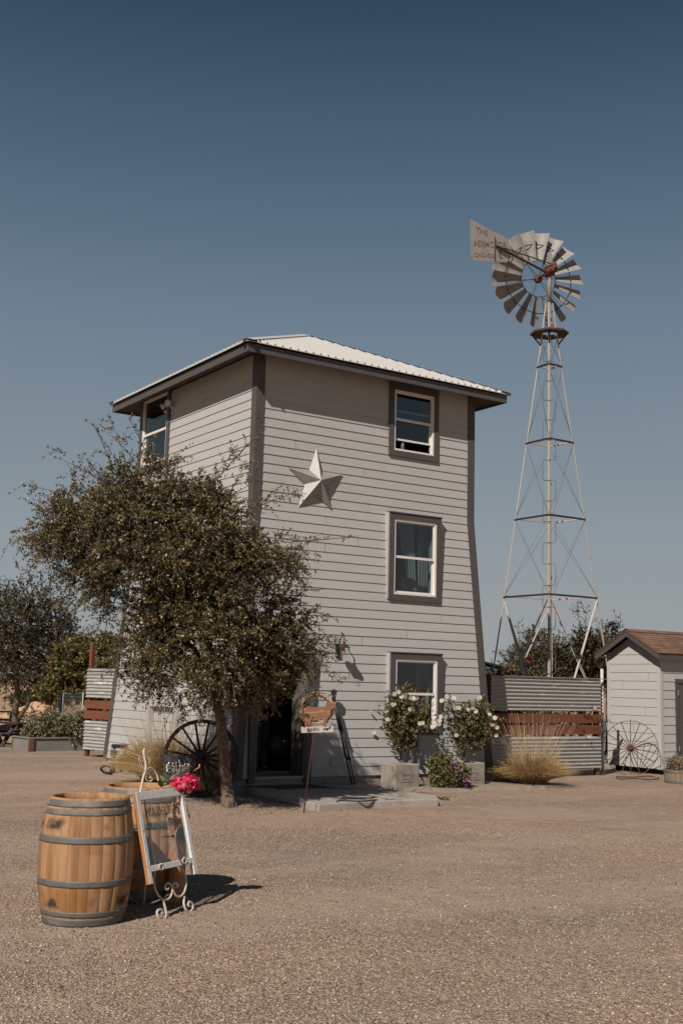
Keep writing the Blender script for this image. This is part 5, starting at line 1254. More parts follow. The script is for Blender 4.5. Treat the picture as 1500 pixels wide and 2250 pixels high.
mb.build('pointing_hand', INK, bb)
cow = [(300, 830), (318, 760), (345, 715), (400, 670), (480, 652), (560, 670), (680, 682), (800, 668), (900, 655), (965, 625), (1010, 585), (1000, 555), (985, 520), (1020, 540), (1045, 520), (1075, 535), (1100, 548), (1145, 560), (1160, 545), (1200, 548), (1190, 590), (1205, 640), (1205, 690), (1150, 720), (1120, 735), (1095, 760), (1080, 800), (1075, 860), (1060, 920), (1020, 965), (985, 1000), (965, 1060), (960, 1120), (955, 1190), (905, 1195), (900, 1120), (885, 1060), (850, 1000), (840, 975), (780, 1010), (690, 1040), (620, 1040), (540, 1025), (520, 1080), (515, 1190), (470, 1195), (455, 1130), (440, 1080), (425, 1130), (440, 1195), (385, 1198), (370, 1120), (380, 1020), (370, 930), (345, 860), (330, 850), (340, 960), (355, 1060), (340, 1090), (315, 1000), (300, 900)]
P = [onB(x, y, .015) for x, y in cow]; k = len(P)
mb = MB(); mb.v += P+[p+bn*.018 for p in P]; mb.f += [tuple(range(k)), tuple(range(k, 2*k))[::-1]]; mb.smooth += [False]*2
for i in range(k): j = (i+1) % k; mb.f.append((i, j, k+j, k+i)); mb.smooth.append(False)
cw2 = mb.build('cow_cutout', mat('orange_barn_wood', (.25, .115, .055), .8, c2=(.155, .068, .035), ns=7, amt=.6, stretch=(1, 1, 4), c3=(.36, .22, .13), c3s=9, c3t=(.62, .7), bump=.3, bs=40), bs_)
mb = MB(); mb.bar(onB(330, 835, .035), onB(1060, 800, .035), .006, .002, up=bn); mb.build('plank_seam', mat('pale_edge', (.42, .28, .18), .8), cw2)
wr_ = thing('twig_wreath', 'round wreath of bare brown twigs behind the cow cutout', 'wreath', (onB(700, 760).x, onB(700, 760).y, 0)); rw = random.Random(5)
for grp_ in range(2):
    mb = MB()
    for k in range(24):
        a0 = rw.uniform(0, 6.28); ln = rw.uniform(.8, 2.2); P = []; ro = rw.uniform(-48, 40); w1, w2_ = rw.uniform(0, 6), rw.uniform(.01, .03)
        for i in range(12):
            a = a0+ln*i/11; P.append(onB(695+(435+ro+26*math.sin(a*5+w1))*math.cos(a), 740+(430+ro+26*math.cos(a*4+w1))*math.sin(a), -.012+w2_*math.sin(a*3+w1)))
        mb.tube(P, [.0075]*10+[.005, .002], 5)
    mb.build('twigs', [mat('wreath_twig', (.24, .135, .08), .85, c2=(.13, .075, .045), ns=30), mat('pale_wreath_twig', (.36, .25, .17), .85)][grp_], wr_)

# ---------------------------------------------------------------- tripod, lamp, star, floodlight
fwY = Y0T-FY
ft = onz(777, 1724, .1); tpx = onY(733, 1535, Y0T-fly(1.45)-.16)
tr = thing('tripod', 'black folded photo tripod leaning on the wall beside the doorway', 'tripod', (ft.x, ft.y, .1)); dv = (tpx-ft)
lt = RT.copy(); lt.z = 0; lt.normalize()
for s_, o in ((-.03, 0), (.022, .0), (.0, .05)):
    a = tpx-dv*.07+lt*s_*.7; b = ft+lt*s_*1.1+Vector((0, o, 0))
    mb = MB(); mb.tube([a, a.lerp(b, .34)], .017, 8); mb.tube([a.lerp(b, .32), a.lerp(b, .68)], .0135, 8); mb.tube([a.lerp(b, .66), b], .010, 8)
    for f in (.34, .68): c = a.lerp(b, f); mb.obox(c+lt*.014, lt, dv.normalized(), lt.cross(dv).normalized(), .014, .022, .02)
    mb.ball(b, .016, 8, 5); mb.build('leg', BLACKP, tr)
mb = MB(); mb.lathe([(.03, -.06), (.035, 0), (.03, .03), (.02, .05)], 12, tpx, capb=True, capt=True); mb.obox(tpx+Vector((0, 0, .085)), lt, Vector((0, 0, 1)), lt.cross(Vector((0, 0, 1))), .045, .035, .04); mb.obox(tpx+Vector((0, 0, .13)), lt, Vector((0, 0, 1)), lt.cross(Vector((0, 0, 1))), .03, .02, .03)
for a in (-1, 1): mb.ball(tpx+lt*.045*a+Vector((0, 0, .12)), .018, 8, 5)
mb.tube([tpx+Vector((0, 0, .07)), tpx-lt*.10+Vector((0, -.03, .05)), tpx-lt*.13+Vector((0, -.03, -.12))], .008, 6); mb.build('head', BLACKP, tr, bevel=.003)
mb = MB(); mb.ball(tpx+Vector((0, -.04, .045)), .02, 8, 5); mb.build('red_knob', mat('red_plastic', (.25, .01, .015), .4), tr)
LY = Y0T-fly(2.3)
lp = onY(742, 1430, LY-.02)
lamp = thing('wall_lamp', 'dark gooseneck barn lamp with a bare bulb on the front wall', 'wall lamp', (lp.x, LY, lp.z))
BRZ = mat('bronze_metal', (.045, .03, .023), .5, .5, c2=(.075, .05, .04), ns=20)
mb = MB(); mb.box((lp.x-.045, LY-.055, lp.z-.12), (lp.x+.045, LY+.01, lp.z+.12)); mb.build('backplate', BLACK, lamp, bevel=.005)
Yh = LY-.26; hc = onY(755.5, 1421, Yh)
P = [(lp.x+.01, LY-.05, lp.z+.06), (lp.x+.015, LY-.08, lp.z+.20), (lp.x+.03, LY-.12, lp.z+.27), (hc.x-.02, LY-.19, lp.z+.30), (hc.x, Yh+.02, lp.z+.27), (hc.x, Yh, hc.z+.10)]
mb = MB(); mb.tube(smooth([Vector(p) for p in P]), .010, 8); mb.build('gooseneck', BRZ, lamp)
mb = MB(); mb.lathe([(.028, .09), (.028, .045), (.055, .03), (.085, .005), (.105, -.01), (.108, -.018), (.09, -.014), (.001, .01)], 24, hc); mb.build('shade', BRZ, lamp)
mb = MB(); mb.lathe([(.060, -.01), (.062, -.10), (.066, -.19), (.060, -.195)], 24, hc); mb.build('glass_chimney', CLEAR, lamp)
mb = MB(); mb.lathe([(.014, -.01), (.014, -.04), (.03, -.08), (.032, -.105), (.015, -.135), (.001, -.14)], 14, hc); mb.build('bulb', mat('amber_bulb', (.42, .24, .12), .2), lamp)
# star
spx = [(694.6, 984), None, (752.6, 1042), None, (729.4, 1122), None, (655.5, 1114.5), None, (632.7, 1027), None]
ctr = onY(705, 1054, Y0T-.02); tips = [onY(*p, Y0T-.02) for p in (spx[0], spx[2], spx[4], spx[6], spx[8])]
cm = sum(tips, Vector())/5; Rst = sum((t_-cm).length for t_ in tips)/5; a_off = math.atan2(tips[0].z-cm.z, tips[0].x-cm.x)
star = thing('barn_star', 'five pointed tin star mounted on the front wall', 'barn star', (cm.x, Y0T, cm.z))
mb = MB(); V_ = []
for k in range(10):
    a = a_off-k*math.pi/5; r = Rst if k % 2 == 0 else Rst*.40
    V_.append(Vector((cm.x+math.cos(a)*r, Y0T-.025, cm.z+math.sin(a)*r)))
cpk = Vector((cm.x, Y0T-.20, cm.z))
for k in range(10): mb.add([V_[k], V_[(k+1) % 10], cpk], [(0, 1, 2)])
mb.build('star_face', mat('brushed_tin', (.36, .34, .315), .6, .3, c2=(.27, .25, .228), ns=5, amt=.6, c3=(.25, .21, .18), c3s=4, c3t=(.58, .75), bump=.1, bs=60), star)
mb = MB(); mb.box((cm.x-.03, Y0T-.06, cm.z-.03), (cm.x+.03, Y0T+.002, cm.z+.03)); mb.build('mount', BLACK, star)
# twin floodlight
fl_ = onX(374, 893, X0T-.06); fld = thing('floodlight', 'white twin floodlight under the eave by the left window', 'floodlight', fl_)
LMP = mat('floodlight_white', (.42, .38, .34), .5)
mb = MB(); mb.lathe([(.05, 0), (.05, .025), (.001, .03)], 14, fl_+Vector((.05, 0, 0)), (-1, 0, 0)); mb.build('mount', LMP, fld)
for dy, dz, ax_ in ((.12, .02, (-.5, .6, -.35)), (-.10, .05, (-.6, -.5, -.3))):
    c = fl_+Vector((-.08, dy, dz)); mb = MB(); mb.tube([fl_+Vector((.02, 0, 0)), c], .012, 6); mb.lathe([(.02, -.08), (.035, -.06), (.045, 0), (.065, .04), (.06, .05), (.001, .04)], 14, c, ax_); mb.build('lamp_head', LMP, fld)
mb = MB(); mb.lathe([(.022, -.03), (.03, .0), (.018, .03), (.001, .035)], 10, fl_+Vector((-.07, .06, -.10)), (-.4, .2, -.8)); mb.build('sensor', LMP, fld)

# ---------------------------------------------------------------- planters and roses
mb = MB(); out = [(11.95, 16.56), (11.9, 15.75), (12.5, 15.45), (13.3, 15.55), (14.3, 15.45), (15.6, 15.35), (15.8, 17.2), (14.5, 17.3), (14.45, 16.56)]
b = len(mb.v)
bedp = [Vector((x, y, 0)) for x, y in out]; cbx = Vector((13.4, 16.2, .055)); K = len(bedp)
mb.v += [p-Vector((0, 0, .02)) for p in bedp]+[p.lerp(cbx, .18)*1.0 for p in bedp]+[cbx]
for i in range(K, 2*K): mb.v[i].z = .05
for i in range(K):
    j = (i+1) % K; mb.f += [(i, j, K+j, K+i), (K+i, K+j, 2*K)]; mb.smooth += [True]*2
bed = mb.build('soil_bed', mat('bed_soil', (.27, .215, .165), .95, c2=(.18, .14, .105), ns=10, amt=.6, bump=.8, bs=60)); tag(bed, kind='structure')
def planter(label, xl, xr, yf, word):
    t = thing('concrete_planter', label, 'planter', ((xl+xr)/2, yf+.2, .05), 0, 'concrete planters under the lower window'); z0, z1 = .0, .43; th = .045; D_ = .42
    mb = MB(); mb.box((xl, yf, z0), (xr, yf+th, z1)); mb.box((xl, yf+D_-th, z0), (xr, yf+D_, z1)); mb.box((xl, yf+th, z0), (xl+th, yf+D_-th, z1)); mb.box((xr-th, yf+th, z0), (xr, yf+D_-th, z1)); mb.box((xl+th, yf+th, z0), (xr-th, yf+D_-th, z0+.03))
    mb.build('box', CONC, t, bevel=.012)
    mb = MB(); mb.box((xl+th, yf+th, z0+.03), (xr-th, yf+D_-th, z1-.03)); mb.build('soil', mat('potting_soil', (.06, .045, .035), .95, c2=(.11, .08, .06), ns=40, bump=.8, bs=80), t)
    xm = (xl+xr)/2; mb = MB(); a0, a1, b0, b1 = xm-.12, xm+.13, .14, .27
    for r_ in ((a0, a1, b1-.012, b1), (a0, a1, b0, b0+.012), (a0, a0+.012, b0+.012, b1-.012), (a1-.012, a1, b0+.012, b1-.012)): mb.box((r_[0], yf-.008, r_[2]), (r_[1], yf+.002, r_[3]))
    put_text(mb, word, .085, (xm, yf-.003, (b0+b1)/2), Vector((1, 0, 0)), Vector((0, 0, 1)), Vector((0, -1, 0)), thick=.008, bold=.003); mb.build('cast_panel', CONC, t)
    return t
YP = 16.08
pa, pb = onY(868, 1700, YP).x, onY(921, 1700, YP).x; pc, pd = onY(1003, 1700, YP).x, onY(1065, 1700, YP).x
pc = pd-(pb-pa)
planter('left concrete planter at the edge of the pad, dappled by leaf shadow', pa, pb, YP, 'UNIT'); planter('right concrete planter behind the purple flowers at the tower corner', pc, pd, YP, 'UNIT')
PETW = leafmat('white_petals', [(0, (.55, .50, .42)), (1, (.82, .78, .72))], .3, .6)
def rose(label, cx_, spots, fl_px, seed, dd, stems):
    base = Vector((cx_, YP+.2, .40)); t = thing('rose_bush', label, 'rose bush', base, 0, 'white flowering rose bushes'); rg = np.random.default_rng(seed)
    q = lambda X, Y, o=0: atd(800+X/5, 1480+Y/5, dd+o)
    S, D = blob_twigs(rg, [(q(X, Y), (rx/5*dd/FPX, rx/5*dd/FPX*.8, ry/5*dd/FPX), k*rx*ry/10000) for X, Y, rx, ry, k in spots], 48, inner=.2, jit=.85)
    def kp(P): return P[:, 1] < Y0T-np.where(P[:, 2] >= ZK, 0, FY*(ZK-P[:, 2])/(ZK-ZB))-.03
    V, F, W_, G_ = twig_leaves(rg, S, D, .19*(.4+1.1*rg.random(len(S))), 10, .056, .15, asp=.6, keep=kp)
    cr = mesh_np('foliage', V-np.array(base), F, LEAF_ROSE, t); mesh_np('twigs', W_-np.array(base), G_, TWIG, cr)
    C = [np.array(q(X, Y, -.26-.12*rg.random())) for X, Y in fl_px]; VV = []; 
    for c in C:
        ax_ = unit(-fo+rg.normal(size=3)*.4); s_ = unit(np.cross(ax_, [0, 0, 1.])); t_ = np.cross(ax_, s_)
        for ring, (rr_, op, n_) in enumerate(((.043, .2, 8), (.033, .7, 7), (.020, 1.5, 6))):
            for k in range(n_):
                a = 6.283*k/n_+ring*.4+rg.random()*.3; e = s_*math.cos(a)+t_*math.sin(a); f = -s_*math.sin(a)+t_*math.cos(a); w_ = rr_*.55
                p0 = c+e*rr_*.1; p2 = c+e*rr_*(1-.25*op)+ax_*rr_*.5*op; pm = (p0+p2)/2
                VV.append([p0, pm+f*w_-ax_*.003, p2, pm-f*w_-ax_*.003])
    V = np.array(VV).reshape(-1, 3); mesh_np('blossoms', V-np.array(base), np.arange(len(V)).reshape(-1, 4), PETW, t)
    mb = MB()
    for L in stems: mb.tube(smooth([Vector(q(*p)) for p in L], 3), [.014-.0008*i for i in range(3*(len(L)-1)+1)], 6)
    mb.build('stem', TWIG, t)
    return t
rose('white rose bush in the left planter spilling over the lower window', (pa+pb)/2, [(400, 420, 170, 150, 1.2), (430, 560, 190, 130, 1.3), (330, 300, 90, 90, .9), (420, 700, 130, 110, 1.1), (230, 700, 90, 50, .8), (600, 430, 110, 90, .8), (660, 560, 110, 40, .8), (420, 200, 40, 60, .6), (200, 470, 80, 70, .7), (350, 780, 60, 50, .6), (730, 380, 40, 40, .5)],
     [(330, 228), (410, 255), (450, 250), (508, 270), (540, 275), (575, 275), (662, 272), (330, 340), (235, 335), (195, 380), (75, 410), (500, 395), (435, 485), (610, 550), (640, 545), (790, 510), (830, 520), (840, 475), (775, 560), (820, 560), (750, 590), (105, 650), (380, 205), (270, 350), (255, 505), (310, 345)], 51, 20.25,
     [[(400, 1000), (405, 900), (410, 760), (420, 600)], [(405, 900), (330, 760), (250, 700)], [(410, 800), (520, 640), (660, 560), (760, 560)], [(400, 950), (380, 700), (340, 400), (330, 250)]])
rose('white rose bush in the right planter on a forked bare stem', (pc+pd)/2, [(1180, 560, 170, 150, 1.3), (1150, 450, 120, 90, 1), (1250, 660, 130, 100, 1.2), (1330, 560, 100, 110, 1), (1040, 620, 90, 70, .8), (960, 400, 60, 60, .6), (1240, 400, 90, 70, .8), (900, 310, 40, 30, .5), (920, 720, 70, 20, .7), (1080, 740, 90, 70, .9), (1270, 780, 50, 60, .6), (930, 570, 60, 30, .6), (1290, 320, 30, 50, .4)],
     [(905, 255), (850, 300), (880, 290), (945, 300), (985, 272), (1000, 370), (1040, 378), (1140, 398), (1190, 330), (1190, 380), (1225, 400), (1375, 450), (1435, 490), (1410, 565), (1460, 595), (975, 610), (1010, 680), (1450, 685), (848, 700), (1270, 265), (1225, 420), (1180, 320)], 52, 20.75,
     [[(1098, 990), (1096, 900), (1090, 800), (1070, 680)], [(1096, 910), (1125, 820), (1180, 640), (1220, 500)], [(1090, 800), (1000, 700), (930, 560), (920, 350)], [(1125, 820), (1300, 700), (1430, 600)]])
# grey plant support behind the left rose
mb = MB(); Yt = Y0T-fly(.9)-.12
for x in (901, 919): a = onY(x, 1690, Yt); b_ = onY(x, 1600, Yt); mb.box((a.x-.014, Yt-.01, .42), (a.x+.014, Yt+.01, b_.z))
a = onY(901, 1657, Yt); b_ = onY(919, 1657, Yt); mb.box((a.x+.014, Yt-.006, a.z-.012), (b_.x-.014, Yt+.006, a.z+.012))
tag(mb.build('plant_support', mat('grey_metal_stake', (.30, .28, .26), .6, .3)), 'grey two legged plant support behind the left rose bush', 'plant support')
# purple flowering plant
pp = onz(990, 1733); rg = np.random.default_rng(61); t = thing('flowering_plant', 'low leafy plant with purple blossoms between the planters', 'flowering plant', pp)
q = lambda x, y: atd(x, y, 19.9)
S, D = blob_twigs(rg, [(q(975, 1695), (.20, .2, .20), 1), (q(1000, 1705), (.22, .2, .20), 1), (q(985, 1722), (.26, .2, .10), 1), (q(965, 1680), (.14, .14, .12), .7)], 260)
V, F, W_, G_ = twig_leaves(rg, S, D, .10*(.5+rg.random(len(S))), 9, .045, .2, asp=.75); V[:, 2] = np.maximum(V[:, 2], .01)
mesh_np('foliage', V-np.array(pp), F, LEAF_ROSE, t)
flowers_on(t, rg, [q(830+0+x/6 if 0 else 830+x/6, 1660+y/6)-Vector(_F)*.14 for x, y in ((880, 200), (940, 185), (975, 210), (930, 270), (1010, 130), (1040, 160), (965, 70), (1000, 90), (1020, 350), (1000, 370), (1050, 340), (855, 345), (840, 390), (1130, 320), (1150, 375), (1180, 300), (1070, 250), (960, 315), (1090, 180))], 7, .034, .014, leafmat('purple_petals', [(0, (.30, .09, .26)), (1, (.55, .26, .50))], .3, .6))
mb = MB(); mb.tube([pp, pp+Vector((0, 0, .2))], .012, 6); mb.build('stem', TWIG, t)
# standpipe with teal handle
gt = onz(945, 1712); gt.y = 16.3; gt.x = onY(945, 1690, 16.3).x; gt.z = .05; t = thing('garden_tap', 'thin standpipe with a teal tap handle between the planters', 'garden tap', gt)
zt_ = onY(945, 1668, 16.3).z
mb = MB(); mb.tube([gt, Vector((gt.x, gt.y, zt_))], .010, 8); mb.tube([Vector((gt.x, gt.y, zt_-.02)), Vector((gt.x, gt.y-.05, zt_-.03)), Vector((gt.x, gt.y-.06, zt_-.06))], .009, 8); mb.build('pipe', GALV, t)
mb = MB(); mb.lathe([(.001, .03), (.035, .03), (.03, .05), (.001, .055)], 10, Vector((gt.x, gt.y, zt_-.02))); mb.build('handle', mat('teal_paint', (.02, .10, .13), .5), t)
# added black tube standing in for the shade under the broken pad edge
P = [onz(737, 1769, .02), onz(741, 1761, .115), onz(752, 1759, .12), onz(775, 1760.5, .115), onz(800, 1761, .115), onz(828, 1758, .115)]
mb = MB(); mb.tube(smooth(P), .010, 8); tag(mb.build('pad_undercut_shade', BLACKP), 'added black tube imitating the shaded undercut along the front edge of the pad', 'hose')
mb = MB(); P = [onz(962, 1752, .02), onz(972, 1757, .015), onz(985, 1757, .02), onz(978, 1753, .03), onz(966, 1755, .02)]; mb.tube(smooth(P), .008, 6, closed=False); tag(mb.build('hose_scrap', BLACKP), 'small curl of black tubing on the gravel at the right end of the pad', 'tubing')
# insulated pipe loop at the left wall
xp = X0T-FL-.22; ins = mat('taped_insulation', (.09, .085, .078), .8, c2=(.24, .22, .20), ns=16, amt=.5, bump=.4, bs=40); brw = mat('brown_pipe_wrap', (.16, .10, .065), .8, c2=(.06, .045, .035), ns=25)
A1 = onX(248, 1692, xp); pipe = thing('water_pipe', 'taped insulated water pipe loop standing at the foot of the left wall', 'pipe', (A1.x, A1.y, 0))
p1, p2, p3, p4 = onX(249, 1640, xp), onX(278, 1641, xp), onX(271, 1668, xp), onX(268, 1692, xp)
mb = MB(); mb.tube([Vector((xp, A1.y, 0)), Vector((xp, p1.y, p1.z))], .045, 10); mb.build('riser', ins, pipe)
mb = MB(); mb.tube([Vector((xp, p1.y+.02, p1.z)), Vector((xp, p2.y, p2.z))], .040, 10); mb.build('crosspipe', BLACKP, pipe)
mb = MB(); mb.tube([Vector((xp, p2.y, p2.z)), Vector((xp, p3.y, p3.z)), Vector((xp, p4.y, max(p4.z, 0)))], .022, 8); mb.build('drop_pipe', brw, pipe)
mb = MB(); c = onX(250, 1655, xp); mb.obox(c, Vector((0, 1, 0)), Vector((0, 0, 1)), Vector((1, 0, 0)), .06, .05, .05); mb.build('valve', mat('olive_valve', (.07, .075, .05), .6), pipe, bevel=.01)
P = [onz(246, 1700, .03), onz(236, 1699, .03), onz(226, 1696, .05), onz(222, 1688, .12), onz(230, 1684, .14), onz(240, 1685, .06)]
mb = MB(); mb.tube(smooth(P), .02, 8); tag(mb.build('black_hose', BLACKP), 'loop of black hose lying beside the insulated pipe', 'hose')
# white pipe between screen and shed
wp = atd(1322, 1500, 24.6); t = thing('standpipe', 'white plastic pipe standing between the screen and the shed', 'pipe', (wp.x, wp.y, 0))
PVC = mat('white_pvc', (.52, .48, .44), .5, c2=(.45, .41, .37)); mb = MB(); tz = atd(1322, 1470, 24.6).z
mb.tube([(wp.x, wp.y, 0), (wp.x, wp.y, tz)], .032, 10); mb.build('pipe', PVC, t)
mb = MB(); mb.lathe([(.042, 0), (.042, .12)], 12, (wp.x, wp.y, tz-.45), capb=True, capt=True); mb.build('coupling', PVC, t)
mb = MB(); mb.tube([(wp.x-.05, wp.y-.05, 1.25), (wp.x+.02, wp.y-.06, 1.0), (wp.x-.03, wp.y-.05, .75), (wp.x-.06, wp.y-.05, .4), (wp.x-.05, wp.y-.05, .05)], .02, 8); mb.build('hose', mat('blue_grey_hose', (.06, .075, .09), .5), t)
# half-barrel tub with dry tufts
tc_ = onz(1461, 1722); TR = .42; tcn = Vector((tc_.x, tc_.y, 0))+Vector((RT.x, RT.y, 0)).normalized()*TR*.98+Vector((_F.x, _F.y, 0)).normalized()*.05
tub = thing('barrel_tub', 'low half barrel planter at the right edge', 'planter', tcn); ht = .27
mb = MB()
for k in range(28):
    a0, a1 = 6.283*k/28+.01, 6.283*(k+1)/28-.01; Pq = []
    for z, r in ((0, TR*.93), (ht, TR)):
        for a, rr_ in ((a0, r), (a1, r), (a1, r-.03), (a0, r-.03)): Pq.append(tcn+Vector((math.cos(a)*rr_, math.sin(a)*rr_, z)))
    mb.hexa(Pq)
mb.build('staves', mat('grey_staves', (.27, .20, .145), .85, c2=(.17, .12, .085), ns=8, amt=.6, stretch=(4, 4, 1), rnd_isl=.15), tub)
for z in (.02, ht-.06): mb = MB(); mb.lathe([(TR*(.93+.07*z/ht)+.004, z), (TR*(.93+.07*(z+.045)/ht)+.004, z+.045)], 40, tcn); mb.build('hoop', HOOP, tub)
mb = MB(); mb.lathe([(.001, ht-.04), (TR-.03, ht-.04)], 30, tcn); mb.build('soil', MATS['potting_soil'], tub)
rg = np.random.default_rng(71); S = np.array(tcn)+np.concatenate([(rg.random((420, 2))-.5)*.7, np.full((420, 1), ht-.04)], 1); ok = np.hypot(S[:, 0]-tcn.x, S[:, 1]-tcn.y) < TR-.05; S = S[ok]
V, F, W_, G_ = twig_leaves(rg, S, np.array([0, 0, 1.])+rg.normal(size=S.shape)*.22, .30*(.6+.5*rg.random(len(S))), 16, .04, .05, spread=.6)
tt = thing('dry_shrub', 'dried grey brown plant filling the low barrel tub', 'plant', tcn+Vector((0, 0, ht-.04))); mesh_np('foliage', V-np.array(tt.location), F, leafmat('dead_leaves', [(0, (.14, .10, .07)), (.8, (.30, .23, .17)), (1, (.26, .22, .08))], .2, .8), tt); mesh_np('stems', W_-np.array(tt.location), G_, TWIG, tt)

# ---------------------------------------------------------------- far left: raised bed, gate, picnic tables, mound
r0, r1 = onz(63, 1652), onz(185, 1650); dr = (r1-r0); dr.z = 0; Lr = 4.0; dr.normalize(); nr = Vector((-dr.y, dr.x, 0)); nr = nr if nr.dot(_F) > 0 else -nr
rb = thing('raised_bed', 'long grey panelled raised bed with brown corner posts', 'raised bed', r0); hb = .30
GP = mat('grey_panel', (.20, .185, .16), .8, c2=(.15, .14, .12), ns=4, amt=.5); BRN = mat('brown_post', (.15, .075, .045), .8, c2=(.10, .05, .03))
mb = MB(); c = r0+dr*Lr/2; mb.obox(c+Vector((0, 0, hb/2)), dr, Vector((0, 0, 1)), nr, Lr/2, hb/2, .02); mb.obox(c+nr*1.0+Vector((0, 0, hb/2)), dr, Vector((0, 0, 1)), nr, Lr/2, hb/2, .02); mb.obox(r0+nr*.5+Vector((0, 0, hb/2)), nr, Vector((0, 0, 1)), dr, .48, hb/2, .02); mb.build('panels', GP, rb)
mb = MB(); mb.obox(c+Vector((0, 0, hb+.015)), dr, Vector((0, 0, 1)), nr, Lr/2+.03, .015, .05); mb.obox(r0+nr*.5+Vector((0, 0, hb+.015)), nr, Vector((0, 0, 1)), dr, .45, .015, .05); mb.build('rim', GP, rb)
for p_ in (r0, r0+nr*1.0): mb = MB(); mb.obox(p_-nr*.035+dr*.03+Vector((0, 0, hb/2)), dr, Vector((0, 0, 1)), nr, .06, hb/2, .03); mb.build('corner_post', BRN, rb)
mb = MB(); mb.obox(c+nr*.5+Vector((0, 0, hb/2-.02)), dr, Vector((0, 0, 1)), nr, Lr/2-.03, hb/2-.01, .47); mb.build('soil', MATS['potting_soil'], rb)
for i, (x, y, rx, ry, lb) in enumerate([(82, 1612, 22, 20, 'grey green bush at the left end of the raised bed'), (108, 1600, 24, 26, 'tallest grey green bush in the middle of the raised bed'), (138, 1610, 22, 22, 'grey green bush in the raised bed under the wire gate'), (168, 1606, 20, 26, 'grey green bush in the raised bed beside the metal screen')]):
    rg = np.random.default_rng(80+i); d_ = 28.4; c = atd(x, y, d_); b = Vector((c.x, c.y, hb)); t = thing('bed_shrub', lb, 'shrub', b, 0, 'grey green bushes in the raised bed')
    S, D = blob_twigs(rg, [(c, (rx*d_/FPX, rx*d_/FPX, ry*d_/FPX), 1)], 420, updir=.4); V, F, W_, G_ = twig_leaves(rg, S, D, .22*(.5+rg.random(len(S))), 11, .075, .15, asp=.4)
    mesh_np('foliage', V-np.array(b), F, LEAF_GREY, t); mb = MB(); mb.tube([b, b+Vector((0, 0, .3))], .02, 6); mb.build('stem', TWIG, t)
# wire gate
G0 = atd(134, 1600, 31); G1 = atd(178, 1600, 30.2); G0.z = G1.z = 0; zt2 = atd(134, 1523, 31).z; gate = thing('wire_gate', 'wire mesh gate on a black post beside the metal screen', 'gate', G0)
dg_ = (G1-G0); Lg = dg_.length; dg_.normalize(); U = Vector((0, 0, 1))
mb = MB(); mb.obox(G0-dg_*.05+U*(zt2/2), dg_, U, dg_.cross(U), .05, zt2/2+.02, .05); mb.build('post', BLACK, gate)
FRM = mat('pale_gate_tube', (.26, .28, .28), .5, .4)
mb = MB(); mb.tube([G0+dg_*.03+U*.1, G0+dg_*.03+U*zt2, G0+dg_*Lg+U*(zt2+.02), G0+dg_*Lg+U*.1, G0+dg_*.03+U*.1], .02, 6); mb.build('frame', FRM, gate)
mb = MB(); x = .08
while x < Lg: mb.bar(G0+dg_*x+U*.12, G0+dg_*x+U*zt2, .008, .008); x += .055
z = .16
while z < zt2: mb.bar(G0+dg_*.04+U*z, G0+dg_*Lg+U*z, .008, .008); z += .10
mb.build('mesh', mat('mesh_wire', (.10, .105, .10), .5, .4), gate)
# picnic table
def picnic(label, c, rz, s_=1.0):
    t = thing('picnic_table', label, 'picnic table', (0, 0, 0), 0, 'picnic tables')
    def bxx(nm, L): 
        mb = MB()
        for a, b in L: mb.box(tuple(v*s_ for v in a), tuple(v*s_ for v in b))
        return mb.build(nm, DARKW, t, local=True)
    bxx('table_top', [((-.92, -.37+.15*k, .70), (.92, -.37+.15*k+.14, .74)) for k in range(5)])
    for y in (-.70, .56): bxx('bench', [((-.92, y, .40), (.92, y+.14, .44))])
    for x in (-.62, .56):
        for sg in (-1, 1):
            mb = MB(); mb.bar((x*s_, sg*.62*s_, 0), (x*s_, -sg*.0*s_+sg*.10*s_, .70*s_), .05*s_, .15*s_, up=(1, 0, 0)); mb.build('leg', DARKW, t, local=True)
        bxx('crossbar', [((x-.02, -.70, .32), (x+.06, .70, .40))])
    t.location = c; t.rotation_euler.z = rz; return t
pc_ = onz(12, 1640); picnic('dark picnic table at the left edge beside the raised bed', Vector((pc_.x, pc_.y, 0))+Vector((_F.x, _F.y, 0))*.3-Vector((RT.x, RT.y, 0))*.16, YAW-R(118), .80)
pc2 = onz(-8, 1606); picnic('distant small table seen just left of the forked tree trunk', Vector((pc2.x, pc2.y, 0)), YAW-R(80), .85)
mc = atd(75, 1585, 40); mb = MB(); K = 30
for j in range(9):
    for k in range(K):
        a = 6.283*k/K; f = j/8; r = 1.9*f; nz = noise.noise(Vector((math.cos(a)*f*2, math.sin(a)*f*2, 3)))
        mb.v.append(Vector((mc.x+math.cos(a)*r*(1.3), mc.y+math.sin(a)*r, max(-.05, (1-f)**1.1*.95*(1+.35*nz)-.03+.06*nz))))
for j in range(8):
    for k in range(K): k2 = (k+1) % K; mb.f.append((j*K+k, (j+1)*K+k, (j+1)*K+k2, j*K+k2)); mb.smooth.append(True)
tag(mb.build('dirt_mound', mat('mound_dirt', (.50, .31, .19), .95, c2=(.40, .24, .145), ns=2.5, bump=.6, bs=15)), kind='structure')
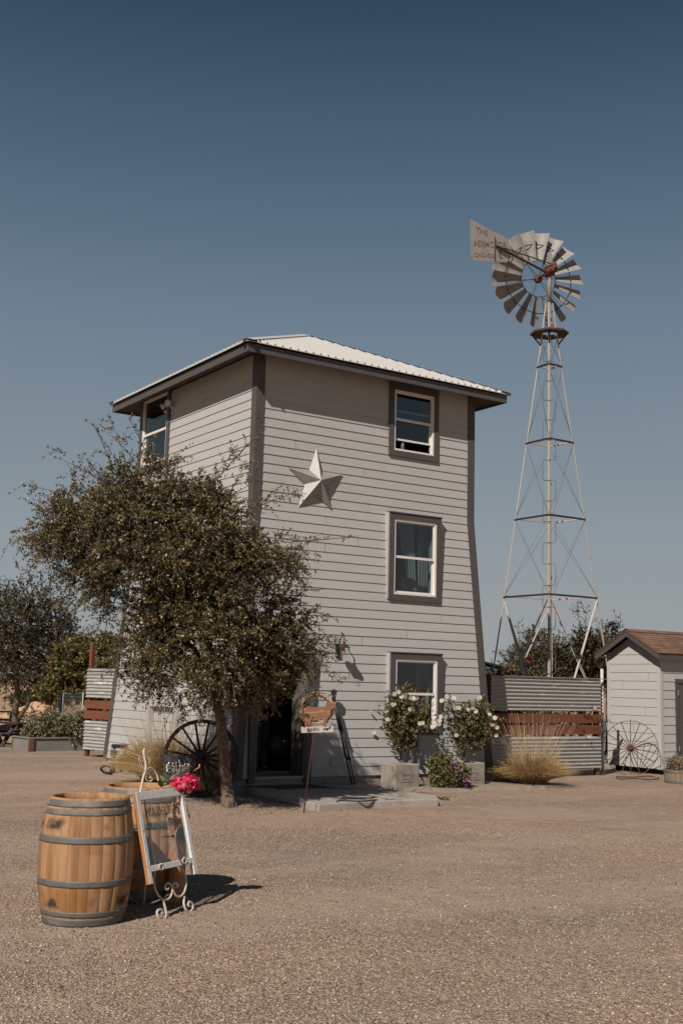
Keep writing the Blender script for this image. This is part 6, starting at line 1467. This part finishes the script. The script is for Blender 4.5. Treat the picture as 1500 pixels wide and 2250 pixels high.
# outbuilding behind the screen
d_ = 38; a, b = atd(1040, 1448, d_), atd(1111, 1468, d_); ob_ = thing('outbuilding', 'dark blue grey outbuilding with sloping roof behind the screen', 'outbuilding', (b.x, b.y, 0))
db = Vector((b.x-a.x, b.y-a.y, 0)).normalized(); nb = Vector((-db.y, db.x, 0)); nb = nb if nb.dot(_F) > 0 else -nb
DB = mat('blue_grey_paint', (.060, .064, .072), .8, c2=(.05, .052, .058), ns=3)
a0 = Vector((a.x, a.y, 0))-db*1.5; b0 = Vector((b.x, b.y, 0)); za_ = a.z+(a.z-b.z)*1.2
mb = MB(); mb.hexa([a0, b0, b0+nb*4, a0+nb*4, a0+Vector((0, 0, za_-.1)), b0+Vector((0, 0, b.z-.08)), b0+nb*4+Vector((0, 0, b.z-.08)), a0+nb*4+Vector((0, 0, za_-.1))]); mb.build('wall', DB, ob_)
mb = MB(); u1 = Vector((0, 0, za_-.05)); u2 = Vector((0, 0, b.z-.03)); th = Vector((0, 0, .06)); mb.hexa([a0+u1-nb*.1, b0+u2-nb*.1+db*.05, b0+nb*4.1+u2+db*.05, a0+nb*4.1+u1, a0+u1+th-nb*.1, b0+u2+th-nb*.1+db*.05, b0+nb*4.1+u2+th+db*.05, a0+nb*4.1+u1+th]); mb.build('roof', BLACKP, ob_)
mb = MB(); mb.obox(b0-db*.8-nb*.01+Vector((0, 0, b.z-.65)), db, U, nb, .55, .45, .02); mb.build('opening', BLACKP, ob_)

# ---------------------------------------------------------------- things inside the tower windows
CURT = mat('sheer_curtain', (.66, .66, .60), .8, c2=(.55, .55, .50), ns=6, transl=.3)
def curtain(label, W_, side, ypl, zt_, zb_, x_top, x_bot, hang):
    t = thing('curtain', label, 'curtain', (W_[side], ypl, zb_)); mb = MB(); NX_, NZ_ = 26, 10; b = len(mb.v)
    for i in range(NZ_+1):
        f = i/NZ_; z = zt_+(zb_-zt_)*f
        lo = x_top[0]+(x_bot[0]-x_top[0])*f**1.3; hi = x_top[1]+(x_bot[1]-x_top[1])*f**1.3
        for j in range(NX_+1): g_ = j/NX_; mb.v.append(Vector((lo+(hi-lo)*g_, ypl+.022*math.sin(g_*26), z)))
    for i in range(NZ_):
        for j in range(NX_): q_ = i*(NX_+1)+j; mb.f.append((q_, q_+1, q_+NX_+2, q_+NX_+1)); mb.smooth.append(True)
    mb.build('cloth', CURT, t)
cy_ = Y0T+.20
curtain('gathered sheer curtain inside the middle front window', W2, 1, cy_, W2[3]-.08, W2[2]+.10, (W2[0]+.42, W2[0]+.80), (W2[0]+.74, W2[0]+.87), 0)
curtain('narrow drawn curtain inside the right side of the middle window', W2, 1, cy_+.05, W2[3]-.08, W2[2]+.05, (W2[0]+.93, W2[1]-.02), (W2[0]+.90, W2[1]-.02), 0)
curtain('narrow drawn curtain inside the right side of the lower window', W3, 1, cy_, W3[3]-.08, W3[2]+.05, (W3[0]+.90, W3[1]-.02), (W3[0]+.88, W3[1]-.02), 0)
a = onY(896, 1282, Y0T-.02); mb = MB(); mb.box((a.x-.11, Y0T-.03, W2[2]+.09), (a.x+.11, Y0T+.12, a.z+.10)); tag(mb.build('storage_box', mat('plum_box', (.11, .02, .045), .6), bevel=.006), 'plum coloured box on the sill of the middle window', 'box')
a = onY(922, 1285, Y0T); t = thing('jar_tray', 'small tray of glass jars on the sill of the middle window', 'tray', (a.x, Y0T+.04, W2[2]+.09))
mb = MB(); mb.box((a.x-.10, Y0T-.02, W2[2]+.09), (a.x+.12, Y0T+.10, W2[2]+.105)); mb.build('tray', BRZ, t)
for k in range(3): mb = MB(); mb.lathe([(.001, 0), (.022, 0), (.024, .05), (.014, .065), (.014, .08), (.001, .08)], 10, (a.x-.06+.07*k, Y0T+.03, W2[2]+.106)); mb.build('jar', mat('brass_glass', (.35, .28, .16), .2, .4), t)
a = onY(888, 972, Y0T); mb = MB(); mb.lathe([(.001, 0), (.035, 0), (.035, .14), (.02, .19), (.001, .20)], 12, (a.x, Y0T+.05, W1[2]+.10)); tag(mb.build('bottle', mat('grey_bottle', (.10, .10, .10), .4)), 'rounded grey bottle on the sill of the raised upper window', 'bottle')

# ---------------------------------------------------------------- person in the doorway
PX_ = onz(601, 1716, .25); PX_ = Vector((dL+(dR-dL)*.50, Y0T+.42, .27))
dmid = Vector((PX_.x, PX_.y, .27))
person = thing('person', 'person in dark shirt and jeans standing in the doorway holding a black bag', 'person', dmid, R(200))
def skin(nm, V_, E_, rad, m_, par, sub=2, root=0):
    me = bpy.data.meshes.new(nm); me.from_pydata(V_, E_, []); me.update(); ob = bpy.data.objects.new(nm, me); col.objects.link(ob); ob.parent = par
    md = ob.modifiers.new('skin', 'SKIN'); sv = me.skin_vertices[0].data
    for i, r in enumerate(rad): sv[i].radius = r if isinstance(r, tuple) else (r, r)
    sv[root].use_root = True; md.use_smooth_shade = True
    sm_ = ob.modifiers.new('sub', 'SUBSURF'); sm_.levels = sub; sm_.render_levels = sub
    me.materials.append(m_); return ob
SKINM = mat('skin', (.30, .16, .10), .6, c2=(.26, .135, .085))
SHIRT = mat('dark_shirt', (.015, .015, .017), .9); JEANS = mat('jeans', (.016, .026, .046), .9, c2=(.010, .017, .032), ns=20)
bv = [(0, 0, .94), (0, 0, 1.12), (0, 0, 1.32), (0, .0, 1.45), (0, .01, 1.54), (0, .03, 1.63), (0, .03, 1.72),
      (.18, 0, 1.41), (.24, -.02, 1.16), (.26, .10, .94), (.26, .13, .86), (-.18, 0, 1.41), (-.26, 0, 1.14), (-.20, .20, 1.02), (-.17, .27, 1.02),
      (.09, 0, .88), (.10, .02, .48), (.11, -.01, .08), (.12, .12, .03), (-.09, 0, .88), (-.11, .01, .48), (-.12, -.02, .08), (-.14, .11, .03)]
be = [(0,1),(1,2),(2,3),(3,4),(4,5),(5,6),(3,7),(7,8),(8,9),(9,10),(3,11),(11,12),(12,13),(13,14),(0,15),(15,16),(16,17),(17,18),(0,19),(19,20),(20,21),(21,22)]
br = [(.15,.11),(.13,.10),(.16,.11),(.07,.06),(.05,.05),(.078,.09),(.06,.075),(.055,.055),(.042,.042),(.03,.03),(.03,.018),(.055,.055),(.042,.042),(.03,.03),(.03,.018),(.085,.085),(.058,.058),(.04,.04),(.03,.02),(.085,.085),(.058,.058),(.04,.04),(.03,.02)]
# fingers grow from the palms
for hi, px_, py_, pz_ in ((10, .26, .13, .86), (14, -.17, .27, 1.02)):
    for k in range(4):
        b = len(bv); o = (-.024+.016*k); bv += [(px_+o, py_+.02, pz_-.05-.004*(k % 2)), (px_+o, py_+.035, pz_-.09+.006*abs(k-1))]; be += [(hi, b), (b, b+1)]; br += [(.009,.009), (.007,.007)]
    b = len(bv); bv += [(px_+.03*(1 if px_ < 0 else -1), py_+.035, pz_-.03), (px_+.035*(1 if px_ < 0 else -1), py_+.055, pz_-.06)]; be += [(hi, b), (b, b+1)]; br += [(.010,.010), (.008,.008)]
skin('body', bv, be, br, SKINM, person)
skin('shirt', [(0,0,.90),(0,0,1.14),(0,0,1.32),(0,0,1.45),(.185,0,1.41),(.245,-.02,1.18),(-.185,0,1.41),(-.265,0,1.16)], [(0,1),(1,2),(2,3),(3,4),(4,5),(3,6),(6,7)], [(.165,.125),(.15,.12),(.18,.13),(.085,.075),(.075,.075),(.06,.06),(.075,.075),(.06,.06)], SHIRT, person)
skin('jeans', [(0,0,.96),(.09,0,.86),(.10,.02,.48),(.11,-.01,.06),(-.09,0,.86),(-.11,.01,.48),(-.12,-.02,.06)], [(0,1),(1,2),(2,3),(0,4),(4,5),(5,6)], [(.155,.12),(.105,.105),(.078,.078),(.075,.075),(.105,.105),(.078,.078),(.075,.075)], JEANS, person)
skin('shoe', [(.11,-.05,.04),(.12,.14,.035)], [(0,1)], [(.05,.045),(.045,.035)], BLACKP, person); skin('shoe', [(-.12,-.06,.04),(-.14,.13,.035)], [(0,1)], [(.05,.045),(.045,.035)], BLACKP, person)
mb = MB(); mb.ball((0, .015, 1.69), .098, 16, 10, (.92, 1.05, 1.12)); mb.build('hair', mat('dark_hair', (.02, .013, .01), .7), person, local=True)
mb = MB(); mb.ball((0, .125, 1.63), .018, 8, 5, (.8, 1, 1.3)); 
for sx in (-1, 1): mb.ball((sx*.033, .112, 1.66), .009, 8, 5); mb.ball((sx*.085, .02, 1.64), .022, 8, 5, (.4, .8, 1.3))
mb.build('face', SKINM, person, local=True)
hand = dmid+Matrix.Rotation(R(200), 3, 'Z')@Vector((.26, .15, .80)); hand = dmid+Vector((.27, -.16, .80))
bag = thing('handbag', 'large black bag held at knee height in the doorway', 'bag', (dmid.x+.30, dmid.y-.12, .55)); hb_ = Vector((dmid.x+.30, dmid.y-.12, .55))
mb = MB(); mb.ball(hb_+Vector((0, 0, .16)), .2, 16, 10, (1.15, .55, .95)); mb.build('body', BLACKP, bag)
mb = MB(); mb.tube(smooth([hb_+Vector((-.13, 0, .28)), hb_+Vector((-.08, 0, .42)), hb_+Vector((-.01, 0, .47)), hb_+Vector((.07, 0, .42)), hb_+Vector((.12, 0, .28))]), .012, 6); mb.build('handle', BLACKP, bag)
mb = MB(); mb.ball(hb_+Vector((.03, -.115, .23)), .012, 8, 5); mb.build('clasp', GALV, bag)
person.location = dmid; person.scale = (.97, .97, .97)
